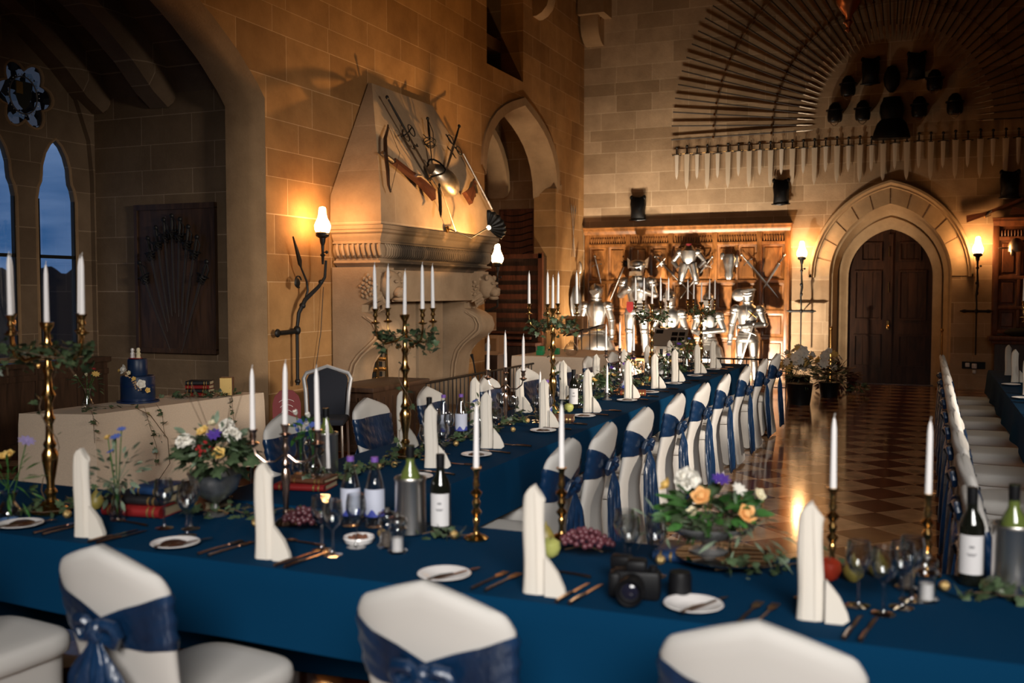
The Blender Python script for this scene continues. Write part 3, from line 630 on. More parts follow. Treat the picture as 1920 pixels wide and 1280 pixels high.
for x, z, lb in ((-5.14, 3.21, 'above the oak panelling near the corner'), (-2.49, 3.42, 'left of the doorway arch'), (1.20, 3.40, 'right of the doorway arch'), (-1.01, 5.44, 'upper left inside the lance fan'), (-.27, 5.47, 'upper right of centre inside the lance fan')):
    mk((x, YE-.06, z), 0, 'black steel breastplate hung on the wall '+lb, 'black breastplates on the end wall')
o = MB().lathe([(.001, .23), (.07, .2), (.12, .1), (.14, 0), (.12, -.12), (.07, -.2), (.03, -.24)], 18, sy=.45).build('oval_shield', STEEL_K, loc=(-.66, YE-.09, 5.30)); tag(o, 'black oval shield above the bell-shaped plate inside the fan', 'shield')
t = thing('bell_shaped_armour', 'large black bell-shaped backplate and skirt at the centre of the fan', 'armour', (-.65, YE-.15, 4.62))
MB().lathe([(.14, .35), (.15, .3), (.19, .22), (.20, .1), (.17, -.02)], 16, sy=.6).build('plate', STEEL_K, t)
MB().lathe([(.17, -.02), (.24, -.10), (.29, -.25), (.31, -.34), (.30, -.36)], 20, sy=.5, flute=12, fa=.04).build('skirt', STEEL_K, t)
# muskets right of the arch
def musket(B=1.15, k=1.0):
    t = thing('musket', '', 'gun'); MB().tube([(0, 0, 0), (0, 0, -B)], [.020*k, .015*k], 8).build('barrel', STEEL_D, t)
    MB().prism([(-.024*k, -B*.65), (.018*k, -B*.65), (.024*k, .05), (.036*k, .14), (.085*k, .36), (-.030*k, .40), (-.036*k, .16), (-.030*k, .05)], -.02*k, .02*k).build('stock', MAHOG, t)
    MB().tube([(-.05*k, -.03, .10), (-.025*k, -.04, .04), (.0, -.04, -.02)], .012*k, 6).build('lock', STEEL_D, t)
    MB().tube([(.0, 0, .14), (-.06*k, 0, .12), (-.06*k, 0, .02), (0, 0, 0)], .006*k, 6).build('trigger_guard', BRASS, t); return t
mkg = Maker(musket)
mkg((.92, YE-.09, 2.98), (0, rad(-112), 0), 'long musket with brown stock hung slantwise right of the doorway arch')
mkg((1.6, YE-.16, 2.96), (0, rad(-91), 0), 'musket lying level on top of the right oak panelling')
# hood weapons
k_ = .66/1.42
def HP(y, z, off=.05): return Vector((-5.54-k_*(z-2.7)+off, y, z+off*.4))
nrm = (-1, 0, -.46)
def hang(root, a, b, label, grp=None):
    root.location = a; root.rotation_euler = along(a, b, nrm); root['label'] = label
    if grp: root['group'] = grp
s1 = sword(.80, .075, 'rings', name='two_handed_sword', gl=.46, gw=.17); hang(s1, HP(10.64, 3.50, .10), HP(10.95, 2.90, .06), 'great two-handed sword with looped guard, leftmost on the chimney hood')
s2 = sword(.50, .035, 'rapier', name='rapier', gl=.33, gw=.12); hang(s2, HP(11.28, 3.52, .08), HP(11.12, 3.21, .05), 'slim rapier in the middle of the chimney hood')
s3 = sword(.70, .05, 'rings', name='two_handed_sword', gl=.50, gw=.14); hang(s3, HP(11.93, 3.53, .10), HP(11.39, 3.11, .05), 'two-handed sword with ring guard, rightmost on the chimney hood')
g = musket(.62, 1.5); g.location = HP(10.40, 2.95, .07); g.rotation_euler = along(HP(10.40, 2.95), HP(9.81, 3.19), nrm); g['label'] = 'brown flintlock musket slanting across the lower left of the hood'
g = musket(.22, 1.5); g.location = HP(12.05, 3.0, .07); g.rotation_euler = along(HP(11.74, 2.76), HP(12.11, 3.01), nrm); g['label'] = 'short dark blunderbuss near the right edge of the hood'
BW = [HP(10.33, 3.58, .05), HP(10.22, 3.50, .07), HP(10.03, 3.36, .08), HP(9.88, 3.16, .08), HP(9.76, 2.96, .08), HP(9.68, 2.80, .06), HP(9.68, 2.72, .05)]
o = MB().tube([p-BW[3] for p in BW], [.010, .016, .022, .024, .022, .016, .010], 8).tube([BW[0]-BW[3], HP(10.2, 3.2, .1)-BW[3], BW[-1]-BW[3]], .003, 5).build('longbow', OAK_D); o.location = BW[3]; tag(o, 'dark curved bow with its string hung at the left of the hood', 'bow')
t = thing('cuirass', 'bright bulging steel backplate hung in the middle of the chimney hood', 'armour', HP(11.12, 2.98, .10)); t.rotation_euler = along(HP(10.80, 3.16), HP(11.42, 2.82), nrm)
MB().lathe([(.08, .26), (.13, .18), (.165, .06), (.17, -.06), (.14, -.18), (.08, -.25), (.001, -.27)], 20, sy=.85).build('plate', STEEL_D, t); MB().tube([(.15*cos(a), .12*sin(a), .20+.07*cos(2*a)) for a in [2*pi*q/16 for q in range(17)]], .012, 6).build('rim', STEEL_K, t)
s4 = sword(.42, .09, 'disc', STEEL_K, name='short_sword', gl=.1, gw=.05); hang(s4, HP(10.92, 2.86, .09), HP(10.75, 2.54, .04), 'black pointed blade hanging below the cuirass on the hood')
o = MB().tube([(0, 0, .42), (0, 0, -.30)], [.012, .016], 8).tube([(0, 0, -.30), (0, 0, -.42)], [.026, .020], 8).build('steel_rod', STEEL_D); o.location = HP(12.35, 3.11, .06); o.rotation_euler = along(HP(12.27, 3.44), HP(12.43, 2.78), nrm); tag(o, 'slender steel rod hanging down the right edge of the hood', 'rod')
o = MB().tube([(0, -.2, .26), (0, .22, -.25)], .006, 6).build('ramrod', STEEL_D); o.location = HP(10.98, 2.62, .06); tag(o, 'thin ramrod slanting low on the hood below the cuirass', 'rod')
# crossed spears by the corner
for k, (s, lb) in enumerate(((-1, 'leaning left'), (0, 'standing upright'), (1, 'leaning right'))):
    o = MB().tube([(0, -s*.10, -.42), (0, s*.10, .40)], .006, 6).tube([(0, s*.10, .38), (0, s*.115, .46), (0, s*.13, .56)], [.005, .016, .002], 6).build('small_spear', STEEL_D, loc=(XW+.03, 17.82, 2.72)); tag(o, 'thin spear crossed with others beside the wall corner, '+lb, 'spear', 'crossed spears by the corner')
# sword board in the bay
t = thing('sword_board', 'dark wooden board holding a fan of sabres on the bay wall', 'board', (-7.42, 8.46, 1.78))
MB().box(-.52, .52, -.03, 0, -.75, .76).build('backboard', OAK_BOARD, t)
MB().box(-.54, .54, -.05, 0, .74, .80).box(-.54, .54, -.05, 0, -.79, -.74).box(-.54, -.50, -.045, 0, -.75, .75).box(.50, .54, -.045, 0, -.75, .75).build('frame', OAK_BOARD, t)
mk = Maker(lambda: sword(.88, .034, 'rapier', pmat('dim_blade', (.10, .08, .065), .5, .7), name='sabre', gl=.13, gw=.07, curve=.03))
for i in range(9):
    a = -26+52*i/8; hx = -.44+.88*i/8; hz = .62-.36*abs(i-4)**1.6/9.2-.12*(i in (0, 8))
    mk((-7.42+hx*.9, 8.39, 1.78+hz-.1), along((hx*.9, 0, hz), (hx*.22, 0, -.62), (0, 1, 0)), 'basket-hilted sabre in the fan on the dark board, %s from the left' % NAMES[i], 'sabres on the bay board')
# board of curved swords in the passage
t = thing('scimitar_board', 'framed board of curved swords inside the passage', 'board', (-7.08, 17.25, 2.72))
MB().box(-.36, .36, -.03, 0, -.42, .44).build('backboard', MAHOG, t); MB().box(-.38, .38, -.045, 0, .42, .46).box(-.38, .38, -.045, 0, -.46, -.42).box(.34, .38, -.045, 0, -.42, .42).box(-.38, -.34, -.045, 0, -.42, .42).build('frame', MAHOG, t)
for i in range(7):
    z = 2.36+.12*i; o = MB().tube([(-7.38, 17.19, z+.0), (-7.2, 17.19, z-.03), (-7.0, 17.19, z-.02), (-6.86, 17.19, z+.02), (-6.78, 17.19, z+.03)], [.003, .009, .011, .009, .012], 6).build('scimitar', IRON); tag(o, 'curved scimitar on the passage board, %s from the bottom' % NAMES[i], 'sword', 'scimitars in the passage')
# dark panelled organ case in the passage
t = thing('organ_case', 'dark slatted wooden organ case standing inside the passage arch', 'organ', (-7.3, 16.64, 0))
MB().box(-1.2, .90, -.25, .25, 0, .7).box(-1.2, .90, .05, .3, .7, 2.28).build('case', OAK_D, t)
mb = MB()
for k in range(7): mb.box(-1.15, .82, .035, .05, 1.0+.17*k, 1.09+.17*k)
mb.build('slats', MAHOG, t)
MB().bbox(-1.22, .92, -.32, .1, .68, .74, .01).box(.85, .93, -.02, .05, .7, 2.34).box(-1.2, .92, -.02, .05, 2.24, 2.32).build('trim', MAHOG, t)
MB().box(-1.1, .8, -.32, -.24, .90, .94).box(-1.1, .8, -.30, -.20, .80, .84).build('keyboard_ledge', MAHOG, t)
# ================================================================= oak panelling with the armour
def panelling(x0, x1, z0, z1, yf, stiles, rows, label, m, loc_y=YE):
    t = thing('oak_panelling', label, 'panelling', ((x0+x1)/2, loc_y, 0)); ox = (x0+x1)/2
    def P(mb, nm, mm=m): o = mb.build(nm, mm, t); o.location = (-ox, -loc_y, 0); return o
    P(MB().box(x0, x1, yf+.045, loc_y-.002, z0, z1-.1), 'backboard')
    mb = MB()
    for s in stiles: mb.bbox(s-.045, s+.045, yf, yf+.05, z0, z1-.1, .006)
    for r in [q[1] for q in rows]+[rows[-1][0]]: mb.bbox(x0, x1, yf+.003, yf+.05, r, r+.06, .006)
    mb.bbox(x0, x1, yf+.003, yf+.05, z1-.30+.17, z1-.1, .006)
    P(mb, 'rails_and_stiles')
    for i in range(len(stiles)-1):
        a, b_ = stiles[i]+.045, stiles[i+1]-.045
        for (zt, zb) in [(rows[k][1], rows[k+1][1]+.06) for k in range(len(rows)-1)]+[(rows[-1][1], rows[-1][0]+.06)]:
            n_ = 2 if b_-a > .45 else 1
            for q in range(n_):
                xa = a+(b_-a)*q/n_+(.025 if q else 0); xb = a+(b_-a)*(q+1)/n_-(.025 if q < n_-1 else 0)
                mb = MB(); rs = [[(xx, y, zz) for xx, zz in ((xa+d, zb+d), (xb-d, zb+d), (xb-d, zt-d), (xa+d, zt-d))] for d, y in ((0, yf+.046), (.004, yf+.020), (.03, yf+.034), (.045, yf+.034), (.06, yf+.016))]
                mb.rings(rs, smooth=False); P(mb, 'raised_panel')
            if n_ == 2: P(MB().bbox((a+b_)/2-.025, (a+b_)/2+.025, yf+.006, yf+.05, zb, zt, .005), 'muntin')
    mb = MB()
    for i in range(len(stiles)-1):
        a, b_ = stiles[i]+.06, stiles[i+1]-.06; k = max(3, int((b_-a)/.045))
        for q in range(k):
            xx = a+(b_-a)*(q+.5)/k; mb.tube([(xx, yf+.03, z1-.32), (xx, yf+.022, z1-.26), (xx, yf+.03, z1-.20)], [.008, .013, .015], 6)
    P(mb, 'fluted_frieze')
    mb = MB(); prof = [(0, z1-.12), (-.015, z1-.10), (-.025, z1-.065), (-.045, z1-.05), (-.05, z1-.01), (-.07, z1), (-.07, z1+.015), (.05, z1+.015)]
    mb.rings([[(x0+min(0, d)*.3, yf+d, z), (x1-min(0, d)*.6, yf+d, z), (x1-min(0, d)*.6, loc_y-.001, z)] for d, z in prof], False, False, close=False, smooth=False)
    P(mb, 'cornice')
    return t
rows = [(.12, 2.50), (.12, 1.80), (.12, 1.25), (.12, .76), (.12, .12)]
rows = [(0, 2.50), (0, 1.80), (0, 1.25), (0, .76)]; rows[-1] = (.12, .76)
panelling(-6.20, -2.32, .05, 2.86, YE-.09, [-6.15, -5.33, -4.50, -3.67, -2.86, -2.37], rows, 'honey oak wall panelling behind the suits of armour', OAK)
panelling(.97, 4.2, .92, 2.86, YE-.09, [1.02, 1.72, 2.5, 3.3, 4.15], [(0, 2.50), (0, 1.85), (.95, 1.35)], 'reddish oak panelling at the right of the doorway', wood('red_oak', (.13, .045, .018), .4, (1, 1, .3), 10))
t = thing('stone_shelf', 'dark wooden shelf and cupboard below the right oak panelling', 'cupboard', (2.6, YE, 0))
MB().bbox(-1.68, 1.6, -.42, -.002, .84, .91, .012).bbox(-1.64, 1.6, -.36, -.002, .78, .84, .01).build('shelf', MAHOG, t); MB().box(-1.58, 1.6, -.30, -.002, 0, .78).build('cupboard_body', OAK_D, t)
# steel helmet on the right panelling, black bag on the shelf
o = MB().lathe([(.001, .15), (.06, .13), (.11, .06), (.125, -.02), (.12, -.08)], 16).ell((-.17, -.02, -.02), (.10, .04, .015)).ell((-.06, -.09, -.10), (.03, .03, .06)).build('steel_helmet', STEEL_D, loc=(1.30, YE-.30, 2.38)); tag(o, 'rounded steel helmet with a peak on the right oak panelling', 'helmet')
o = MB().ell((0, 0, .07), (.30, .12, .08), 16, 8).ell((.1, 0, .12), (.15, .09, .06)).build('black_bag', BLACKM, loc=(1.45, YE-.25, .905)); tag(o, 'low black bag lying on the dark wooden shelf', 'bag')
# ---- suits of armour
def limb(mb, pts, r, ribs=0):
    """plated limb: tube with raised lames at given spacing"""
    P = [Vector(p) for p in pts]; q = []; rr = []
    for i in range(len(P)-1):
        for k in range(4):
            f = k/4; q.append(P[i].lerp(P[i+1], f)); rr.append(r[i]+(r[i+1]-r[i])*f)
    q.append(P[-1]); rr.append(r[-1])
    if ribs: rr = [a*(1.07 if i % 2 else .96) for i, a in enumerate(rr)]
    mb.tube(q, rr, 12)
def armour(label, loc, H=1.75, helm='close', arms=None, legs=True, rz=0, skirt=.0, belt=None, wide=1.14):
    k = H/1.80; t = thing('suit_of_armour', label, 'suit of armour', loc, rz, 'suits of armour before the oak panelling'); t.scale = (wide, 1.1, 1)
    S = STEEL
    mb = MB(); mb.M = Matrix.Scale(k, 4)
    mb.lathe([(.12, .94), (.145, 1.0), (.135, 1.06), (.155, 1.16), (.185, 1.28), (.19, 1.38), (.165, 1.46), (.10, 1.50), (.085, 1.53)], 20, sy=.72)
    mb.prism([(-.005, 1.0), (.005, 1.0), (.004, 1.46), (-.004, 1.46)], -.150, -.10); mb.build('breastplate', S, t)
    mb = MB(); mb.M = Matrix.Scale(k, 4)
    mb.lathe([(.085, 1.52), (.10, 1.55), (.085, 1.57), (.09, 1.60)], 16)
    if helm == 'close': mb.lathe([(.085, 1.58), (.095, 1.63), (.115, 1.70), (.11, 1.77), (.07, 1.83), (.001, 1.85)], 16, sy=1.1); mb.prism([(0, 1.60), (.06, 1.66), (.08, 1.70), (.05, 1.72), (-.05, 1.72), (-.08, 1.70), (-.06, 1.66)], -.16, -.09); mb.prism([(-.006, 1.72), (.006, 1.72), (.006, 1.85), (-.006, 1.85)], -.11, .10)
    elif helm == 'comb': mb.lathe([(.085, 1.58), (.10, 1.66), (.115, 1.72), (.10, 1.79), (.05, 1.84), (.001, 1.85)], 16, sy=1.15); mb.tube([(0, -.12, 1.74), (0, -.06, 1.84), (0, .02, 1.885), (0, .10, 1.82)], [.008, .018, .02, .01], 8); mb.prism([(0, 1.585), (.07, 1.64), (.09, 1.70), (-.09, 1.70), (-.07, 1.64)], -.15, -.08); mb.tube([(-.09, -.10, 1.72), (0, -.145, 1.70), (.09, -.10, 1.72)], .012, 6)
    elif helm == 'jaw':
        mb.lathe([(.08, 1.57), (.10, 1.64), (.125, 1.70), (.13, 1.76), (.10, 1.80), (.04, 1.82), (.001, 1.82)], 16, sy=1.0)
        mb.prism([(-.15, 1.66), (-.16, 1.86), (-.11, 1.80), (-.09, 1.68)], -.02, .01); mb.prism([(.15, 1.66), (.17, 1.86), (.11, 1.80), (.09, 1.68)], -.02, .01)
        mb.tube([(-.07, -.12, 1.69), (0, -.14, 1.665), (.07, -.12, 1.69)], .013, 6); mb.tube([(0, 0, 1.8), (0, 0, 2.0)], .006, 6); mb.prism([(-.1, 1.52), (.1, 1.52), (.09, 1.60), (-.09, 1.60)], -.15, -.09)
    elif helm == 'wing':
        mb.lathe([(.08, 1.57), (.095, 1.64), (.105, 1.70), (.12, 1.75), (.11, 1.80), (.001, 1.82)], 16); mb.ell((-.16, .03, 1.68), (.13, .05, .13)); mb.prism([(-.11, 1.76), (.13, 1.80), (.14, 1.77), (-.10, 1.73)], -.16, -.02)
        mb.tube([(-.07, -.10, 1.67), (0, -.12, 1.655), (.08, -.10, 1.68)], .016, 6); mb.tube([(-.06, -.11, 1.71), (0, -.13, 1.70), (.08, -.11, 1.72)], .010, 6)
    mb.build('helm', S, t)
    mb = MB(); mb.M = Matrix.Scale(k, 4)   # tassets and skirt
    w_ = .20+skirt
    mb.lathe([(.15, 1.0), (.165, .965), (.160, .96), (.18, .92), (.175, .915), (.195, .87), (.19, .865), (w_+.01, .80)]+([(w_+.06, .62), (w_+.08, .50)] if skirt else []), 20, sy=.75, cap0=False, cap1=False); mb.build('tassets', S, t, thick=.008)
    if belt: MB().tube([(k*.165*cos(a), k*.125*sin(a)-.01, k*(.985-.05*(sin(a) < 0)*abs(sin(a)))) for a in [2*pi*q/20 for q in range(21)]], .014, 6).build('belt', belt, t)
    arms = arms or ('down', 'down')
    for s, pose in zip((-1, 1), arms):
        sh = (s*.20, 0, 1.40)
        if pose == 'down': el, ha = (s*.27, 0, 1.13), (s*.29, -.05, .86)
        elif pose == 'out': el, ha = (s*.34, .0, 1.16), (s*.22, -.12, .98)
        elif pose == 'hip': el, ha = (s*.36, .03, 1.15), (s*.17, -.10, 1.02)
        elif pose == 'cross': el, ha = (s*.29, -.02, 1.14), (-s*.05, -.20, 1.10)
        elif pose == 'hilt': el, ha = (s*.27, -.02, 1.12), (s*.04, -.20, 1.02)
        elif pose == 'fwd': el, ha = (s*.26, .0, 1.16), (s*.10, -.22, 1.26)
        mb = MB(); mb.M = Matrix.Scale(k, 4)
        mb.ell((s*.205, 0, 1.42), (.095, .10, .085)); mb.ell((s*.225, 0, 1.36), (.085, .09, .06))
        limb(mb, [sh, el], [.072, .056], 1); mb.ell(el, (.062, .065, .06)); limb(mb, [el, ha], [.058, .042], 0)
        d = (Vector(ha)-Vector(el)).normalized(); h_ = Vector(ha)
        mb.tube([h_-d*.08, h_-d*.02, h_+d*.02], [.058, .046, .040], 10)
        a_ = mb.build('arm', S, t)
        mb = MB(); mb.M = Matrix.Scale(k, 4); mb.ell(h_+d*.045, (.042, .036, .042))
        side = d.cross(Vector((0, 1, 0))); side = side.normalized() if side.length > .1 else Vector((1, 0, 0))
        for q in range(4): b0 = h_+d*.06+side*(-.027+.018*q); mb.tube([b0, b0+d*.035+Vector((0, -.01, 0)), b0+d*.05+Vector((0, -.028, -.012))], [.011, .010, .008], 6)
        b0 = h_+d*.03-side*.035; mb.tube([b0, b0+d*.03-side*.012, b0+d*.05+Vector((0, -.02, 0))], [.011, .010, .008], 6)
        mb.build('gauntlet', S, a_)
    if legs:
        for s in (-1, 1):
            mb = MB(); mb.M = Matrix.Scale(k, 4)
            hp, kn, an = (s*.095, 0, .90), (s*.115, -.03, .50), (s*.125, .01, .09)
            limb(mb, [hp, (s*.11, -.03, .72), kn], [.10, .088, .064], 0); mb.ell((s*.115, -.045, .50), (.068, .07, .07)); mb.ell((s*.16, -.02, .50), (.03, .05, .05))
            limb(mb, [kn, (s*.12, .02, .34), an], [.060, .068, .045], 0); l_ = mb.build('leg', S, t)
            mb = MB(); mb.M = Matrix.Scale(k, 4); mb.tube([(s*.125, .04, .05), (s*.13, -.04, .055), (s*.135, -.13, .03), (s*.14, -.19, .02)], [.05, .052, .04, .012], 10); mb.build('sabaton', S, l_)
    return t
YA = 18.05
armour('steel suit of armour with closed helm and gilt belt, leftmost before the panelling', (-5.80, YA-.05, .03), 1.72, 'close', ('down', 'down'), skirt=.06, belt=BRASS, wide=1.16)
a2 = armour('tall steel suit of armour with horned helm raised on a plinth, second from the left', (-5.01, YA, .42), 1.80, 'jaw', ('fwd', 'fwd'), wide=1.24)
armour('steel suit of armour with combed helm holding a sword hilt, third from the left', (-4.38, YA-.1, -.10), 1.72, 'comb', ('hilt', 'hilt'), skirt=.04)
armour('steel suit of armour with combed helm and folded arms, fourth from the left', (-3.66, YA-.12, -.12), 1.70, 'comb', ('hilt', 'cross'), skirt=.05, wide=1.0)
armour('steel suit of armour with winged helm and crossed arm, rightmost before the panelling', (-2.97, YA-.05, -.02), 1.72, 'wing', ('down', 'cross'), wide=1.08)
for x, h_, lb in ((-5.01, .42, 'square wooden plinth under the tall horned suit of armour'),):
    o = MB().bbox(x-.3, x+.3, YA-.3, YA+.25, 0, h_, .01).build('plinth', OAK); tag(o, lb, 'plinth')
o = MB().prism([(-.06, .10), (.06, .10), (.065, -.02), (.04, -.08), (0, -.10), (-.04, -.08), (-.065, -.02)], -.01, .01).build('red_shield', pmat('red_enamel', (.07, .002, .003), .35), loc=(-5.06, YA-.34, 1.36)); tag(o, 'small red shield held before the tall horned suit of armour', 'shield')
s = sword(.75, .05, 'cross', STEEL, STEEL, BRASS, gl=.15, gw=.10); s.location = (-4.38, YA-.36, 1.00); s['label'] = 'long steel sword held upright before the third suit of armour'; s.rotation_euler = (0, pi, 0)
s = sword(.8, .035, 'cross', STEEL, STEEL, STEEL, gl=.15, gw=.11); s.location = (-2.88, YA-.30, .92); s.rotation_euler = (0, rad(18), 0); s['label'] = 'steel sword hanging at the hip of the rightmost suit of armour'
o = MB().tube([(-.07, 0, .06), (.07, 0, -.06)], .010, 6).tube([(-.06, -.01, -.07), (.06, -.01, .07)], .012, 6).build('cross_ornament', BRASS, loc=(-2.86, YA-.24, 1.25)); tag(o, 'gilt crossed ornament on the breast of the rightmost suit of armour', 'ornament')
# half armour on the wall, horse mask, crossed swords
YP = YE-.10
t = thing('half_armour', 'hanging half suit of armour without head, high in the middle of the panelling', 'suit of armour', (-4.12, YP-.13, 1.16))
mb = MB(); mb.lathe([(.10, 1.0), (.13, 1.06), (.17, 1.17), (.175, 1.24), (.10, 1.30), (.07, 1.34)], 18, sy=.7); mb.build('breastplate', STEEL, t)
MB().lathe([(.06, 1.33), (.055, 1.37)], 12).build('red_collar', pmat('red_velvet', (.15, .005, .01), .9), t)
for s in (-1, 1):
    mb = MB(); mb.ell((s*.17, 0, 1.22), (.08, .08, .07)); limb(mb, [(s*.18, 0, 1.20), (s*.30, 0, 1.05)], [.06, .048], 1); limb(mb, [(s*.30, 0, 1.05), (s*.20, -.03, .93)], [.048, .036], 0); mb.build('arm', STEEL, t)
    mb = MB(); limb(mb, [(s*.07, 0, 1.0), (s*.12, -.01, .82), (s*.15, 0, .66)], [.095, .08, .055], 1); mb.ell((s*.15, -.02, .66), (.055, .05, .05)); mb.build('leg', STEEL, t)
o = MB().lathe([(.001, .22), (.09, .2), (.13, .12), (.10, 0), (.07, -.12), (.085, -.2), (.05, -.26), (.001, -.27)], 16, sy=.5).ell((-.12, 0, .17), (.05, .02, .07)).ell((.14, 0, .08), (.04, .02, .12)).build('horse_mask', STEEL, loc=(-3.39, YP-.05, 2.13)); tag(o, 'steel horse face mask hung on the panelling right of the half armour', 'armour')
def xs(a, b, label, kind='cross', grp=None, **kw):
    L_ = (Vector(b)-Vector(a)).length; s = sword(L_-.16, kw.get('w', .045), kind, STEEL, kw.get('grip', STEEL), STEEL, gl=.15, gw=.10)
    A = Vector(a); B_ = Vector(b); s.location = A+(B_-A).normalized()*.16; s.rotation_euler = along(a, b, (0, 1, 0)); s['label'] = label; return s
xs((-3.16, YP-.05, 2.31), (-2.50, YP-.05, 1.53), 'cross-hilted broadsword slanting down right, in the crossed pair right of the horse mask')
xs((-2.41, YP-.08, 2.29), (-2.78, YP-.08, 1.68), 'curved dark sword slanting down left, in the crossed pair right of the horse mask', 'disc')
xs((-4.78, YP-.05, 2.30), (-4.02, YP-.05, 1.55), 'long rapier slanting down right below the half armour', 'rapier', w=.03)
xs((-3.70, YP-.08, 2.28), (-4.30, YP-.08, 1.50), 'long basket-hilted sword slanting down left below the half armour', 'rapier', w=.035)
xs((-5.97, YP-.05, 2.32), (-5.84, YP-.05, 1.78), 'small cross-hilted sword at the far left of the oak panelling', 'cross', w=.03)
t = thing('spiked_mace', 'spiked steel mace leaning left of the horned suit of armour', 'mace', (-5.50, YP-.06, 1.84)); t.rotation_euler = (0, rad(23.5), 0)
MB().tube([(0, 0, -.40), (0, 0, .30)], .016, 8).build('shaft', STEEL, t); mb = MB().ell((0, 0, .37), (.055, .055, .065))
for k in range(8): a = pi/4*k; mb.tube([(0, 0, .37), (.10*cos(a), .05*sin(2*a), .37+.09*sin(a))], [.022, .004], 6)
mb.build('head', STEEL_K, t)
o = MB().lathe([(.001, .36), (.08, .30), (.14, .1), (.13, -.1), (.07, -.32), (.001, -.40)], 18, sy=.25).build('long_shield', STEEL, loc=(-6.12, 17.75, 1.42)); o.rotation_euler = (0, 0, rad(60)); tag(o, 'tall pointed steel shield standing in the corner by the panelling', 'shield')
o = MB().tube([(0, 0, -.75), (0, 0, .85)], .012, 6).ell((0, 0, .9), (.05, .02, .12)).build('halberd', STEEL_D, loc=(-6.12, 17.95, 1.2)); tag(o, 'upright halberd in the corner beside the tall shield', 'halberd')
# low rail in front of the armour
t = thing('barrier_rail', 'low black iron barrier before the suits of armour', 'rail', (-3.8, 16.45, 0))
MB().tube([(-1.5, 0, .545), (1.75, 0, .545)], .016, 6).tube([(-1.5, 0, .10), (1.75, 0, .10)], .010, 6).build('rail', IRON, t)
mb = MB()
for k in range(16): mb.tube([(-1.45+3.15*k/15, 0, 0), (-1.45+3.15*k/15, 0, .54)], .010, 6)
mb.build('uprights', IRON, t); MB().tube([(1.78, 0, 0), (1.78, 0, .56)], .022, 8).ell((1.78, 0, .60), (.03, .03, .035)).build('end_post', IRON, t)
# information stand, side lecterns
t = thing('information_board', 'tilted grey information board on a stand before the armour', 'sign', (-3.60, 14.8, 0))
q = MB().box(-.26, .26, -.012, .012, -.16, .16).build('board', pmat('board_grey', (.20, .17, .14), .6), t); q.location = (0, 0, .95); q.rotation_euler = (rad(-42), 0, 0)
for a, b_, w_ in ((.02, .03, .09), (.13, .03, .09), (.02, -.07, .09), (.13, -.07, .09), (-.23, .07, .11)):
    o = MB().box(a, a+w_, -.016, -.012, b_, b_+.07).build('printed_picture', BLACK, t); o.location = (0, 0, .95); o.rotation_euler = (rad(-42), 0, 0)
MB().tube([(0, .02, 0), (0, .02, .93)], .018, 8).lathe([(.14, 0), (.14, .015), (.02, .03)], 14).build('pole', IRON, t)
for (x, y, z, lb) in ((-5.00, 14.6, 1.02, 'nearer'), (-4.88, 15.0, 1.07, 'farther')):
    t = thing('music_stand', 'thin black tilted lectern left of the armour display, the %s one' % lb, 'lectern', (x, y, 0)); q = MB().box(-.15, .15, -.16, .16, -.010, .010).build('desk', BLACK, t); q.location = (0, 0, z); q.rotation_euler = (0, rad(-20), 0)
    MB().tube([(-.06, 0, 0), (-.06, 0, z-.03)], .008, 6).tube([(.06, 0, 0), (.06, 0, z+.01)], .008, 6).build('legs', IRON, t)
# ================================================================= wall torches
def globe():
    t = thing('torch_lamp', '', 'lamp')
    MB().lathe([(.045, .015), (.066, .04), (.082, .08), (.084, .115), (.070, .155), (.050, .195), (.040, .24), (.038, .285), (.030, .31), (.018, .315)], 20, flute=10, fa=.06).build('flame_shade', LAMPG, t)
    MB().lathe([(.016, -.10), (.03, -.06), (.035, -.02), (.07, .0), (.075, .02), (.06, .03)], 14).lathe([(.062, .02), (.066, .035), (.058, .05)], 14, flute=12, fa=.25).build('gallery', IRON, t)
    MB().lathe([(.012, -.30), (.016, -.22), (.030, -.2), (.014, -.18), (.018, -.10)], 10).ell((.05, 0, -.17), (.018, .018, .018)).tube([(0, 0, -.17), (.05, 0, -.17)], .007, 6).build('stem', IRON, t)
    return t
g1 = globe(); g1.location = (-2.09, YE-.27, 2.22); g1['label'] = 'lit flame-shaped glass torch lamp left of the doorway'
MB().tube([(0, 0, -.28), (.01, .0, -.5), (-.01, .0, -.65), (0, 0, -.8), (0, 0, -1.65)], [.014, .022, .016, .014, .012], 8).ell((0, 0, -.45), (.03, .03, .03)).ell((0, 0, -.62), (.025, .025, .04)).build('pole', IRON, g1)
def cleat(par, z, w_=.18):
    mb = MB().tube([(-w_, .02, z), (w_, .02, z)], .022, 8)
    for s in (-1, 1): mb.ell((s*w_, .02, z), (.05, .015, .03)); mb.ell((s*(w_+.04), .02, z), (.035, .012, .015))
    mb.ell((0, .01, z), (.03, .03, .045)).tube([(0, 0, z), (0, .25, z)], .012, 6); mb.build('wall_cleat', IRON, par)
cleat(g1, -.92); reg(g1)
g2 = dup(g1, (.735, YE-.27, 2.24), 0, 'lit flame-shaped glass torch lamp right of the doorway')
g3 = globe(); g3.location = (-6.02, 9.12, 2.24); g3['label'] = 'lit flame-shaped glass lamp on a wrought iron wall branch left of the fireplace'
P = [(-5.98, 9.12, 1.98), (-5.99, 9.11, 1.80), (-6.03, 9.05, 1.70), (-6.10, 8.90, 1.56), (-6.14, 8.84, 1.42), (-6.15, 8.82, 1.25), (-6.15, 8.82, .70), (-6.15, 8.82, .66)]
L3 = Vector(g3.location)
